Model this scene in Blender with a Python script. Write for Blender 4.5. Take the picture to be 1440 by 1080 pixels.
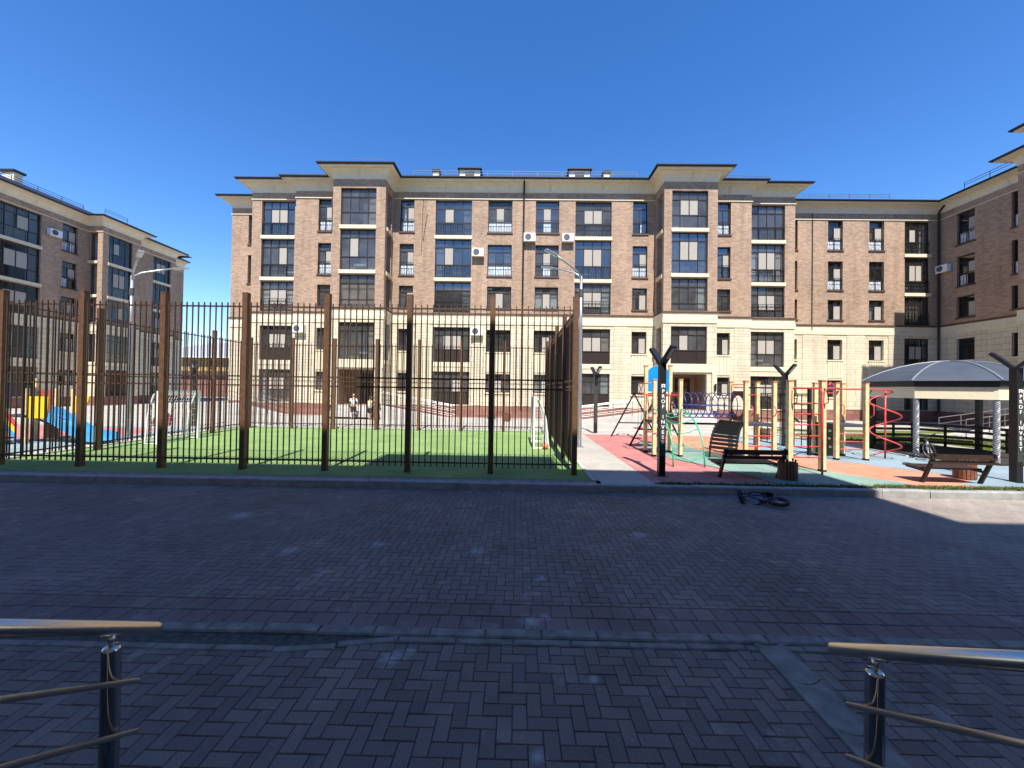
import bpy, math, random
from mathutils import Vector, Matrix
R = math.radians
rnd = random.Random(7)
S = bpy.context.scene
COL = S.collection
for o in list(bpy.data.objects):
    bpy.data.objects.remove(o)

# ------------------------------------------------------------------ camera, sky, sun, exposure
H = 2.2
TH, PT, RO = 7 / 540, 6 / 540, 0.015
fw = Vector((-math.sin(TH) * math.cos(PT), math.cos(TH) * math.cos(PT), math.sin(PT)))
r0 = Vector((math.cos(TH), math.sin(TH), 0)); u0 = r0.cross(fw)
rt = math.cos(RO) * r0 + math.sin(RO) * u0
up = math.cos(RO) * u0 - math.sin(RO) * r0
cd = bpy.data.cameras.new('camera'); cam = bpy.data.objects.new('camera', cd); COL.objects.link(cam)
cd.sensor_width = 36; cd.lens = 13.5; cd.clip_end = 3000; cd.clip_start = 0.05
m = Matrix((rt, up, -fw)).transposed().to_4x4(); m.translation = Vector((0, 0, H))
cam.matrix_world = m
S.camera = cam

SUN_EL, SUN_AZ = 56.0, 3.0
w = bpy.data.worlds.new('World'); S.world = w; w.use_nodes = True
nt = w.node_tree; nt.nodes.clear()
sky = nt.nodes.new('ShaderNodeTexSky'); sky.sky_type = 'NISHITA'; sky.sun_disc = False
sky.sun_elevation = R(SUN_EL); sky.sun_rotation = R(180 - SUN_AZ)
sky.altitude = 600; sky.air_density = 1.0; sky.dust_density = 0.0; sky.ozone_density = 1.6
bg = nt.nodes.new('ShaderNodeBackground'); bg.inputs[1].default_value = 0.137
out = nt.nodes.new('ShaderNodeOutputWorld')
hs = nt.nodes.new('ShaderNodeHueSaturation'); hs.inputs['Saturation'].default_value = 1.33; hs.inputs['Hue'].default_value = 0.509
nt.links.new(sky.outputs[0], hs.inputs['Color']); nt.links.new(hs.outputs[0], bg.inputs[0]); nt.links.new(bg.outputs[0], out.inputs[0])
sl = bpy.data.lights.new('sun', 'SUN'); sl.energy = 4.6; sl.angle = R(0.53); sl.color = (1, 0.95, 0.87)
so = bpy.data.objects.new('sun', sl); COL.objects.link(so)
so.rotation_euler = (R(90 - SUN_EL), 0, R(SUN_AZ))
vs = S.view_settings; vs.view_transform = 'Standard'; vs.look = 'None'; vs.gamma = 1; vs.use_curve_mapping = False
vs.exposure = 0.88
S.cycles.max_bounces = 8; S.cycles.transparent_max_bounces = 12
S.cycles.sample_clamp_indirect = 6

# ------------------------------------------------------------------ materials
MATS = {}
class NT:
    def __init__(s, name):
        s.m = bpy.data.materials.new(name); s.m.use_nodes = True; s.t = s.m.node_tree
        s.b = s.t.nodes['Principled BSDF']; s.o = s.t.nodes['Material Output']
        MATS[name] = s.m
    def n(s, t, **k):
        x = s.t.nodes.new('ShaderNode' + t)
        for a, v in k.items():
            if a.startswith('i_'):
                x.inputs[a[2:]].default_value = v
            else:
                setattr(x, a, v)
        return x
    def l(s, a, b): s.t.links.new(a, b)
    def math(s, op, a, b=None):
        x = s.n('Math', operation=op)
        for i, v in enumerate((a, b)):
            if v is None: continue
            if isinstance(v, (int, float)): x.inputs[i].default_value = v
            else: s.l(v, x.inputs[i])
        return x.outputs[0]
    def pos(s): return s.n('NewGeometry').outputs['Position']
    def noise(s, scale, detail=3, vec=None, rough=.55):
        x = s.n('TexNoise'); x.inputs['Scale'].default_value = scale; x.inputs['Detail'].default_value = detail
        x.inputs['Roughness'].default_value = rough
        s.l(vec if vec is not None else s.pos(), x.inputs['Vector']); return x.outputs['Fac']
    def ramp(s, fac, stops):
        x = s.n('ValToRGB'); cr = x.color_ramp
        while len(cr.elements) < len(stops): cr.elements.new(.5)
        for e, (p, c) in zip(cr.elements, stops):
            e.position = p; e.color = (*c, 1)
        s.l(fac, x.inputs[0]); return x.outputs[0]
    def mix(s, fac, a, b, mode='MIX'):
        x = s.n('Mix', data_type='RGBA', blend_type=mode)
        for i, v in ((0, fac), (6, a), (7, b)):
            if isinstance(v, (int, float)): x.inputs[i].default_value = v
            elif isinstance(v, tuple): x.inputs[i].default_value = (*v, 1) if len(v) == 3 else v
            else: s.l(v, x.inputs[i])
        return x.outputs[2]
    def bump(s, h, strength=.3, dist=.01):
        x = s.n('Bump'); x.inputs['Strength'].default_value = strength; x.inputs['Distance'].default_value = dist
        s.l(h, x.inputs['Height']); s.l(x.outputs[0], s.b.inputs['Normal'])
    def col(s, c):
        if isinstance(c, tuple): s.b.inputs['Base Color'].default_value = (*c, 1)
        else: s.l(c, s.b.inputs['Base Color'])
    def set(s, rough=.6, metal=0, spec=.5):
        s.b.inputs['Roughness'].default_value = rough; s.b.inputs['Metallic'].default_value = metal
        s.b.inputs['Specular IOR Level'].default_value = spec

def simple(name, c, rough=.6, metal=0, var=.18, scale=6, bump=0, spec=.5):
    t = NT(name); t.set(rough, metal, spec)
    if var:
        f = t.noise(scale, 5)
        lo = tuple(v * (1 - var) for v in c); hi = tuple(min(1, v * (1 + var)) for v in c)
        t.col(t.ramp(f, [(.3, lo), (.7, hi)]))
    else: t.col(c)
    if bump: t.bump(t.noise(scale * 12, 4), bump)
    return t.m

def wall_uv(t):
    g = t.n('NewGeometry'); sp = t.n('SeparateXYZ'); t.l(g.outputs['Position'], sp.inputs[0])
    sn = t.n('SeparateXYZ'); t.l(g.outputs['True Normal'], sn.inputs[0])
    f = t.math('GREATER_THAN', t.math('ABSOLUTE', sn.outputs[0]), .5)
    u = t.math('ADD', t.math('MULTIPLY', sp.outputs[1], f), t.math('MULTIPLY', sp.outputs[0], t.math('SUBTRACT', 1, f)))
    c = t.n('CombineXYZ'); t.l(u, c.inputs[0]); t.l(sp.outputs[2], c.inputs[1])
    return c.outputs[0]

def brick_mat(name, c1, c2, mort, rh, bw, mortar=.012, bias=0, big=.16):
    t = NT(name); t.set(.88, 0, .25); v = wall_uv(t)
    b = t.n('TexBrick'); t.l(v, b.inputs['Vector'])
    b.inputs['Scale'].default_value = 1; b.inputs['Color1'].default_value = (*c1, 1); b.inputs['Color2'].default_value = (*c2, 1)
    b.inputs['Mortar'].default_value = (*mort, 1); b.inputs['Mortar Size'].default_value = mortar; b.inputs['Bias'].default_value = bias
    b.inputs['Row Height'].default_value = rh; b.inputs['Brick Width'].default_value = bw
    f = t.noise(.35, 4); k = t.ramp(f, [(.3, (1 - big,) * 3), (.7, (1 + big, 1 + big * .8, 1 + big * .6))])
    c = t.mix(1.0, b.outputs['Color'], k, 'MULTIPLY')
    g = t.ramp(t.noise(9, 4), [(.25, (.86,) * 3), (.75, (1.1,) * 3)])
    c = t.mix(1.0, c, g, 'MULTIPLY')
    mp = t.n('Mapping'); mp.inputs['Scale'].default_value = (2.2, 2.2, .16); t.l(t.pos(), mp.inputs[0])
    sk = t.ramp(t.noise(1.0, 6, mp.outputs[0], .65), [(.28, (.80, .79, .78)), (.5, (1, 1, 1)), (.75, (1.06,) * 3)])
    t.col(t.mix(1.0, c, sk, 'MULTIPLY'))
    t.bump(b.outputs['Fac'], -.35, .02)
    return t.m
brick_mat('brick', (.47, .312, .205), (.285, .175, .115), (.40, .32, .25), .08, .26, .011, -.05, .1)
brick_mat('cream_stone', (.69, .61, .455), (.61, .535, .39), (.36, .305, .22), .4, 1.6, .014, 0, .07)
brick_mat('granite_plinth', (.30, .15, .115), (.22, .10, .08), (.16, .10, .09), .3, .6, .012, 0, .1)
brick_mat('brown_stone', (.36, .25, .17), (.30, .20, .14), (.2, .14, .1), .6, .6, .01, 0, .08)
simple('cream_panel', (.74, .65, .49), .7, 0, .06, 3)
simple('cream_slab', (.68, .60, .43), .75, 0, .07, 5)
simple('belt_brown', (.10, .055, .04), .6)
simple('roof_metal', (.028, .022, .022), .45, .3, .2, 4)
simple('window_brown', (.030, .021, .017), .4, 0, .15)
simple('interior_dark', (.10, .085, .072), .9, 0, .25, 2)
simple('loggia_wall', (.36, .29, .235), .9, 0, .2, 2)
simple('insect_net', (.40, .365, .31), .9, 0, .05)
simple('curtain_white', (.78, .78, .76), .9, 0, .08, 8)
simple('curtain_warm', (.45, .33, .24), .9, 0, .1, 8)
simple('blind_grey', (.62, .62, .6), .85, 0, .05)
simple('pale_panel', (.60, .66, .70), .25, 0, .15, 3)  # bluish-white sheet laid over some of the lower panes
simple('rail_black', (.018, .017, .017), .5, .2)
simple('door_dark', (.03, .02, .018), .35)
simple('ac_white', (.78, .78, .76), .45, 0, .04)
simple('ac_fan', (.08, .08, .085), .5)
simple('fence_brown', (.135, .066, .034), .5, .1, .3, 9)
simple('fence_bar', (.075, .043, .03), .5, .1, .2, 9)
simple('steel_grey', (.24, .245, .25), .4, .6, .1)
simple('guard_grey', (.16, .17, .19), .5, .3, .1)
simple('galvanised', (.52, .53, .54), .38, .75, .12, 8)
simple('lamp_black', (.014, .014, .016), .42, .1, .2)
simple('lamp_panel', (.050, .050, .052), .5)
simple('white_print', (.85, .85, .85), .5, 0, 0)
simple('lamp_led', (.75, .75, .73), .3, 0, 0)
simple('white_tube', (.82, .82, .80), .35, 0, .04)
simple('net_white', (.75, .75, .74), .8, 0, 0)
simple('ball_orange', (.75, .16, .07), .45, 0, .1)
simple('post_wood', (.76, .57, .30), .55, 0, .2, 7, .15)
simple('cap_orange', (.60, .26, .09), .5)
simple('play_red', (.62, .065, .05), .45, 0, .25, 9)
simple('play_maroon', (.20, .018, .025), .45, 0, .1)
simple('play_rust', (.36, .08, .05), .5, 0, .1)
simple('play_blue', (.01, .28, .80), .35, 0, .05)
simple('play_navy', (.03, .045, .22), .35, 0, .1)
simple('play_green', (.02, .42, .23), .35, 0, .1)
simple('play_black', (.012, .012, .013), .75, 0, .2, 6, 0, .25)
simple('play_yellow', (.85, .55, .02), .4, 0, .05)
simple('play_darkgreen', (.02, .06, .03), .6, 0, .1)
simple('play_deck', (.045, .055, .07), .6, 0, .2)
simple('slide_blue', (.06, .33, .66), .3, 0, .08)
simple('bench_wood', (.042, .022, .016), .5, 0, .3, 14)
simple('bench_steel', (.016, .014, .014), .45, .2)
simple('tub_wood', (.20, .075, .04), .55, 0, .3, 14)
simple('pav_fabric', (.058, .070, .090), .55, 0, .12, 2)
simple('pav_rib', (.19, .215, .25), .5, 0, .1)
simple('pav_rope', (.30, .31, .33), .5, .2, .15)
simple('pav_dark', (.022, .024, .027), .5)
simple('pav_cream', (.78, .68, .47), .65, 0, .05)
simple('pav_slat', (.16, .10, .078), .55, 0, .2, 10)
simple('tyre', (.02, .02, .02), .8, 0, .1)
simple('rim_metal', (.55, .55, .57), .3, .8, .05)
simple('bike_blue', (.03, .035, .16), .35, 0, .1)
simple('bike_grey', (.55, .56, .55), .4, .2, .1)
simple('skin', (.52, .33, .24), .6, 0, .05)
simple('cloth_white', (.80, .80, .80), .85, 0, .06, 20)
simple('cloth_brown', (.055, .04, .03), .9, 0, .15, 20)
simple('cloth_dark', (.03, .032, .035), .9, 0, .2, 20)
simple('cloth_maroon', (.22, .07, .085), .9, 0, .5, 25)
simple('cloth_lime', (.72, .72, .42), .85, 0, .06, 20)
simple('hair_dark', (.025, .018, .014), .7)
simple('hair_fair', (.42, .30, .19), .7)
simple('tan_render', (.40, .27, .11), .85, 0, .12, 2)
simple('dormer_white', (.70, .70, .68), .6)
simple('roof_grey', (.36, .36, .39), .6, 0, .1, 3)
simple('concrete_light', (.46, .44, .405), .85, 0, .15, 2.2, .15)
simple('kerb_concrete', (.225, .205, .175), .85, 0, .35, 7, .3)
simple('kerb_pale', (.30, .295, .285), .85, 0, .22, 5, .3)  # paler concrete for the outer kerb stones
simple('kerb_dirt', (.085, .076, .066), .95, 0, .45, 16, .4)
simple('step_granite', (.055, .055, .06), .6, 0, .2, 20)
simple('soil', (.030, .027, .024), .95, 0, .3, 12, .3)
simple('joint_sand', (.06, .054, .047), .95, 0, .3, 12)
simple('leaf_green', (.07, .12, .03), .7, 0, .3, 8)
simple('flower_white', (.8, .8, .78), .7, 0, .05)
simple('seed_straw', (.36, .34, .17), .7, 0, .2, 9)
simple('plate_green', (.03, .22, .08), .5, 0, .1)

t = NT('stainless_polished'); t.set(.10, 1, .5); t.col((.62, .59, .55))
t = NT('stainless_brushed'); t.set(.34, 1, .5); t.col((.86, .78, .68))
t = NT('stainless'); t.set(.29, 1, .5); t.col((.80, .71, .59)); t.b.inputs['Anisotropic'].default_value = .4
t.bump(t.noise(140, 2), .03, .001)
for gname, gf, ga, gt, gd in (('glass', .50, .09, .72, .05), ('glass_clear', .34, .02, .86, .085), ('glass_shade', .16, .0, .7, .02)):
  t = NT(gname)
  tr = t.n('BsdfTransparent'); tr.inputs[0].default_value = (gt * .96, gt * .99, gt, 1)
  gl = t.n('BsdfGlossy'); gl.inputs['Roughness'].default_value = .015; gl.inputs[0].default_value = (1, .96, .92, 1)
  bm_ = t.n('Bump'); bm_.inputs['Strength'].default_value = .03; bm_.inputs['Distance'].default_value = .1
  t.l(t.noise(.9, 2), bm_.inputs['Height']); t.l(bm_.outputs[0], gl.inputs['Normal'])
  lw = t.n('LayerWeight'); lw.inputs['Blend'].default_value = .35
  mx = t.n('MixShader'); t.l(t.math('ADD', t.math('MULTIPLY', lw.outputs['Fresnel'], gf), ga), mx.inputs[0])
  t.l(tr.outputs[0], mx.inputs[1]); t.l(gl.outputs[0], mx.inputs[2])
  df = t.n('BsdfDiffuse'); df.inputs[0].default_value = (.5, .49, .47, 1); m2 = t.n('MixShader')
  t.l(t.ramp(t.noise(1.1, 5), [(.3, (gd * .5,) * 3), (.7, (gd * 1.5,) * 3)]), m2.inputs[0])
  t.l(mx.outputs[0], m2.inputs[1]); t.l(df.outputs[0], m2.inputs[2]); t.l(m2.outputs[0], t.o.inputs[0])

def paver_mat(name, lo, hi, stain=.55, dust=False):
    t = NT(name); t.set(.72, 0, .38)
    ri = t.n('ObjectInfo').outputs['Random']; isl = t.n('NewGeometry').outputs['Random Per Island']
    f = t.math('FRACT', t.math('ADD', ri, isl))
    c = t.ramp(f, [(0, lo), (.55, tuple((a + b) / 2 for a, b in zip(lo, hi))), (1, hi)])
    big = t.ramp(t.noise(.8, 6, rough=.65), [(.3, (.72,) * 3), (.7, (1.2,) * 3)])
    c = t.mix(1.0, c, big, 'MULTIPLY')
    fine = t.ramp(t.noise(95, 5, rough=.75), [(.25, (.62,) * 3), (.5, (1,) * 3), (.75, (1.4,) * 3)])
    c = t.mix(1.0, c, fine, 'MULTIPLY')
    st = t.ramp(t.noise(1.9, 8, rough=.76), [(.56, (0, 0, 0)), (.70, (1, 1, 1))])
    c = t.mix(t.math('MULTIPLY', st, stain), c, (.40, .37, .33))
    spots = None   # dried mortar splashes at fixed places
    nz = t.noise(14, 6, rough=.7)
    for sx, sy, sr in ((.16, 3.66, .17), (.30, 3.74, .10), (-.98, 3.12, .17), (-.86, 3.2, .10), (.16, 2.32, .085), (.62, 2.95, .07), (-3.0, 5.1, .22), (-1.9, 5.35, .15), (-.5, 5.2, .2), (.3, 4.5, .12), (1.9, 5.9, .2), (-4.6, 6.4, .3)):
        vm = t.n('VectorMath', operation='DISTANCE'); t.l(t.pos(), vm.inputs[0]); vm.inputs[1].default_value = (sx, sy, 0)
        mr = t.n('MapRange'); t.l(t.math('ADD', vm.outputs['Value'], t.math('MULTIPLY', nz, sr * 1.6)), mr.inputs[0])
        mr.inputs[1].default_value = sr * 1.55; mr.inputs[2].default_value = sr * .75; mr.inputs[3].default_value = 0; mr.inputs[4].default_value = .75
        spots = mr.outputs[0] if spots is None else t.math('MAXIMUM', spots, mr.outputs[0])
    c = t.mix(spots, c, (.46, .44, .41))
    if dust:   # sand trodden onto the paving towards the playground side
        sp = t.n('SeparateXYZ'); t.l(t.pos(), sp.inputs[0])
        mr = t.n('MapRange', interpolation_type='SMOOTHSTEP'); t.l(sp.outputs[0], mr.inputs[0]); mr.inputs[1].default_value = 3.0; mr.inputs[2].default_value = 10.5
        nn = t.ramp(t.noise(1.3, 6, rough=.65), [(.3, (.45,) * 3), (.6, (1, 1, 1))])
        c = t.mix(t.math('MULTIPLY', t.math('MULTIPLY', mr.outputs[0], nn), .75), c, (.37, .335, .285))
    t.col(c); t.bump(t.noise(220, 3), .25, .003)
    return t.m
paver_mat('paver', (.180, .137, .118), (.235, .186, .158), .6, True)
paver_mat('paver_near', (.165, .124, .108), (.235, .182, .152), .55)
paver_mat('tile_red', (.175, .118, .108), (.22, .155, .138), .5)

t = NT('plaza'); t.set(.85, 0, .25)
b = t.n('TexBrick'); t.l(t.pos(), b.inputs['Vector']); b.inputs['Scale'].default_value = 1
b.inputs['Color1'].default_value = (.47, .435, .38, 1); b.inputs['Color2'].default_value = (.40, .37, .32, 1); b.inputs['Mortar'].default_value = (.27, .25, .22, 1)
b.inputs['Mortar Size'].default_value = .008; b.inputs['Row Height'].default_value = .1; b.inputs['Brick Width'].default_value = .2
k = t.ramp(t.noise(.5, 5), [(.3, (.86,) * 3), (.7, (1.12,) * 3)])
t.col(t.mix(1.0, b.outputs['Color'], k, 'MULTIPLY')); t.bump(b.outputs['Fac'], -.3, .01)
t = NT('turf'); t.set(.9, 0, .15)
c = t.ramp(t.noise(90, 3, rough=.8), [(.3, (.165, .27, .085)), (.7, (.26, .375, .14))])
k = t.ramp(t.noise(.9, 4), [(.3, (.85,) * 3), (.7, (1.15,) * 3)])
t.col(t.mix(1.0, c, k, 'MULTIPLY')); t.bump(t.noise(160, 2), .6, .02)
t = NT('lawn'); t.set(.95, 0, .1)
c = t.ramp(t.noise(22, 5, rough=.8), [(.25, (.06, .085, .02)), (.5, (.12, .155, .04)), (.75, (.24, .22, .10))])
t.col(c); t.bump(t.noise(60, 3), .6, .03)
for nm, c in (('rubber_red', (.43, .165, .15)), ('rubber_green', (.20, .305, .25)), ('rubber_orange', (.56, .235, .14)), ('rubber_blue', (.235, .315, .355))):
    t = NT(nm); t.set(.9, 0, .2)
    x = t.ramp(t.noise(150, 2, rough=.9), [(.3, tuple(v * .75 for v in c)), (.7, tuple(v * 1.25 for v in c))])
    k = t.ramp(t.noise(.7, 7, rough=.7), [(.28, (.72,) * 3), (.5, (1,) * 3), (.72, (1.16,) * 3)])
    x = t.mix(1.0, x, k, 'MULTIPLY')
    d_ = t.ramp(t.noise(1.7, 8, rough=.75), [(.52, (0, 0, 0)), (.70, (.55,) * 3)])
    t.col(t.mix(d_, x, (.40, .37, .33))); t.bump(t.noise(120, 2), .4, .006)
t = NT('grass_blade'); t.set(.8, 0, .2)
t.col(t.ramp(t.n('NewGeometry').outputs['Random Per Island'], [(0, (.05, .085, .02)), (.6, (.11, .15, .035)), (1, (.28, .26, .11))]))

# ------------------------------------------------------------------ mesh helpers
class MB:
    def __init__(s): s.v = []; s.f = []; s.mi = []; s.cur = 0
    def add(s, vs, fs):
        o = len(s.v); s.v += [tuple(p) for p in vs]
        for f in fs: s.f.append([i + o for i in f]); s.mi.append(s.cur)
        return s
    def box(s, x0, x1, y0, y1, z0, z1):
        return s.add([(x0, y0, z0), (x1, y0, z0), (x1, y1, z0), (x0, y1, z0), (x0, y0, z1), (x1, y0, z1), (x1, y1, z1), (x0, y1, z1)],
                     [(3, 2, 1, 0), (4, 5, 6, 7), (0, 1, 5, 4), (1, 2, 6, 5), (2, 3, 7, 6), (3, 0, 4, 7)])
    def bar(s, a, b, wx, wy=None, upv=(0, 0, 1)):
        a = Vector(a); b = Vector(b); d = (b - a).normalized(); wy = wy or wx
        u = Vector(upv)
        if abs(d.dot(u)) > .99: u = Vector((1, 0, 0))
        sx = d.cross(u).normalized(); sy = sx.cross(d)
        sx *= wx / 2; sy *= wy / 2
        vs = [p + i * sx + j * sy for p in (a, b) for i, j in ((-1, -1), (1, -1), (1, 1), (-1, 1))]
        return s.add(vs, [(3, 2, 1, 0), (4, 5, 6, 7), (0, 1, 5, 4), (1, 2, 6, 5), (2, 3, 7, 6), (3, 0, 4, 7)])
    def tube(s, pts, r, n=8, closed=False):
        pts = [Vector(p) for p in pts]; N = len(pts); rings = []
        prev = None
        for i, p in enumerate(pts):
            if closed: d = pts[(i + 1) % N] - pts[i - 1]
            else: d = pts[min(i + 1, N - 1)] - pts[max(i - 1, 0)]
            d.normalize()
            if prev is None:
                u = Vector((0, 0, 1)) if abs(d.z) < .9 else Vector((1, 0, 0))
                a = d.cross(u).normalized()
            else: a = (prev - d * prev.dot(d)).normalized()
            prev = a; b = d.cross(a)
            rr = r[i] if isinstance(r, (list, tuple)) else r
            rings.append([p + rr * (math.cos(2 * math.pi * k / n) * a + math.sin(2 * math.pi * k / n) * b) for k in range(n)])
        vs = [q for rg in rings for q in rg]; fs = []
        for i in range(N if closed else N - 1):
            j = (i + 1) % N
            for k in range(n):
                k2 = (k + 1) % n
                fs.append((i * n + k, i * n + k2, j * n + k2, j * n + k))
        if not closed: fs += [tuple(range(n - 1, -1, -1)), tuple((N - 1) * n + k for k in range(n))]
        return s.add(vs, fs)
    def prism(s, poly, z0, z1):
        n = len(poly)
        vs = [(x, y, z0) for x, y in poly] + [(x, y, z1) for x, y in poly]
        fs = [tuple(range(n - 1, -1, -1)), tuple(range(n, 2 * n))] + [(i, (i + 1) % n, n + (i + 1) % n, n + i) for i in range(n)]
        return s.add(vs, fs)
    def sheet(s, poly, z): return s.add([(x, y, z) for x, y in poly], [tuple(range(len(poly)))])
    def quad(s, *p): return s.add(p, [tuple(range(len(p)))])
    def lathe(s, prof, n=16, c=(0, 0)):
        vs = []; fs = []
        for r, z in prof: vs += [(c[0] + r * math.cos(2 * math.pi * k / n), c[1] + r * math.sin(2 * math.pi * k / n), z) for k in range(n)]
        for i in range(len(prof) - 1):
            for k in range(n): fs.append((i * n + k, i * n + (k + 1) % n, (i + 1) * n + (k + 1) % n, (i + 1) * n + k))
        return s.add(vs, fs)
    def ball(s, c, r, n=14, sc=(1, 1, 1)):
        vs = []; fs = []; M = n // 2
        for i in range(M + 1):
            a = math.pi * i / M
            vs += [(c[0] + sc[0] * r * math.sin(a) * math.cos(2 * math.pi * k / n), c[1] + sc[1] * r * math.sin(a) * math.sin(2 * math.pi * k / n), c[2] + sc[2] * r * math.cos(a)) for k in range(n)]
        for i in range(M):
            for k in range(n): fs.append((i * n + k, (i + 1) * n + k, (i + 1) * n + (k + 1) % n, i * n + (k + 1) % n))
        return s.add(vs, fs)
    def mesh(s, name, mats, smooth=False):
        me = bpy.data.meshes.new(name); me.from_pydata(s.v, [], s.f)
        for x in ([mats] if isinstance(mats, str) else mats): me.materials.append(MATS[x])
        if len(me.materials) > 1: me.polygons.foreach_set('material_index', s.mi)
        if smooth: me.polygons.foreach_set('use_smooth', [True] * len(me.polygons))
        me.update(); return me

def link(name, data, parent=None, world=True):
    o = bpy.data.objects.new(name, data); COL.objects.link(o)
    if parent:
        o.parent = parent
        if world: o.matrix_parent_inverse = WM[parent].inverted() if parent in WM else Matrix.Identity(4)
    return o
WM = {}
def part(name, mb, mats, parent, world=True, smooth=False, kind=None):
    o = link(name, mb if isinstance(mb, bpy.types.Mesh) else mb.mesh(name, mats, smooth), parent, world)
    if kind: o['kind'] = kind
    return o
def thing(name, label, cat, loc=(0, 0, 0), group=None, rz=0):
    o = bpy.data.objects.new(name, None); COL.objects.link(o); o.empty_display_size = .3
    o.location = loc; o.rotation_euler = (0, 0, rz); o['label'] = label; o['category'] = cat
    if group: o['group'] = group
    WM[o] = Matrix.Translation(loc) @ Matrix.Rotation(rz, 4, 'Z')
    return o
def single(name, mb, mats, label, cat, group=None, smooth=False):
    o = part(name, mb, mats, None, smooth=smooth); o['label'] = label; o['category'] = cat
    if group: o['group'] = group
    return o
def struct(name, mb, mats, label=None):
    o = part(name, mb, mats, None); o['kind'] = 'structure'
    if label: o['label'] = label
    return o
def dup(root, loc, rz=None, label=None):
    c = root.copy(); COL.objects.link(c); c.location = loc
    if rz is not None: c.rotation_euler = (0, 0, rz)
    if label: c['label'] = label
    for ch in list(root.children):
        k = ch.copy(); COL.objects.link(k); k.parent = c
        for g in list(ch.children):
            q = g.copy(); COL.objects.link(q); q.parent = k
    return c
def arc(c, r, a0, a1, n, ax1=(1, 0, 0), ax2=(0, 0, 1)):
    A = Vector(ax1); B = Vector(ax2); c = Vector(c)
    return [c + r * (math.cos(a0 + (a1 - a0) * i / n) * A + math.sin(a0 + (a1 - a0) * i / n) * B) for i in range(n + 1)]

# ------------------------------------------------------------------ ground
Z0 = .13
struct('ground', MB().sheet([(-600, -600), (600, -600), (600, 900), (-600, 900)], -.05), 'soil')
struct('road_base', MB().sheet([(-60, -1.2), (60, -1.2), (60, 8.3), (-60, 8.3)], -.012), 'joint_sand')
mb = MB(); mb.box(-75, 75, 8.46, 120, -.04, Z0)
struct('plaza', mb, 'plaza', 'light paved courtyard between the buildings')
def sheet(name, poly, z, mat): return struct(name, MB().sheet(poly, Z0 + z), mat)

# herringbone pavers: 300 nearest are objects, the rest one mesh
def herringbone(root, y0, y1, x0, x1, mat, tone, clip=None, keep=300):
    u = .1; g = .0020; items = []
    for j in range(int(y0 / u) - 2, int(y1 / u) + 2):
        for i in range(int(x0 / u) - 2, int(x1 / u) + 2):
            c = (i - j) % 4
            if c == 0: r = (i * u, (i + 2) * u, j * u, (j + 1) * u)
            elif c == 3: r = (i * u, (i + 1) * u, j * u, (j + 2) * u)
            else: continue
            a, b_, e, f = max(r[0], x0), min(r[1], x1), max(r[2], y0), min(r[3], y1)
            if b_ - a < .02 or f - e < .02: continue
            if clip:
                f = min(f, clip((a + b_) / 2))
                if f - e < .015: continue
                for a2, b2 in ((a, min(b_, 2.09)), (max(a, 2.35), b_)):
                    if b2 - a2 > .015: items.append((a2 + g, b2 - g, e + g, f - g))
                continue
            items.append((a + g, b_ - g, e + g, f - g))
    def inview(q):
        x, y = (q[0] + q[1]) / 2, (q[2] + q[3]) / 2
        return y > 2.2 and abs(x) < 1.32 * y
    vis = sorted([q for q in items if inview(q)], key=lambda q: q[2])[:keep]
    vset = set(vis); cache = {}
    rest = MB()
    def shape(mb, cx, cy, w, d, tx, ty, dz):
        ch = .0038
        P = []
        for (px_, py_, zz) in [(-w / 2, -d / 2, -.007), (w / 2, -d / 2, -.007), (w / 2, d / 2, -.007), (-w / 2, d / 2, -.007),
                             (-w / 2 + ch, -d / 2 + ch, 0), (w / 2 - ch, -d / 2 + ch, 0), (w / 2 - ch, d / 2 - ch, 0), (-w / 2 + ch, d / 2 - ch, 0)]:
            P.append((cx + px_, cy + py_, zz + dz + px_ * tx + py_ * ty))
        mb.add(P, [(4, 5, 6, 7), (0, 1, 5, 4), (1, 2, 6, 5), (2, 3, 7, 6), (3, 0, 4, 7)])
    for q in items:
        w_, d_ = q[1] - q[0], q[3] - q[2]; cx, cy = (q[0] + q[1]) / 2, (q[2] + q[3]) / 2
        tx, ty, dz = rnd.gauss(0, .008), rnd.gauss(0, .008), rnd.gauss(0, .0009)
        if q in vset:
            key = (round(w_, 3), round(d_, 3))
            if key not in cache:
                k = MB(); shape(k, 0, 0, w_, d_, 0, 0, 0); cache[key] = k.mesh('paver', mat)
            o = link('paver', cache[key], root); o.location = (cx, cy, dz); o.rotation_euler = (ty, -tx, rnd.gauss(0, .004))
        else: shape(rest, cx, cy, w_, d_, tx, ty, dz)
    part('paving', rest, mat, root, kind='stuff')

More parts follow.
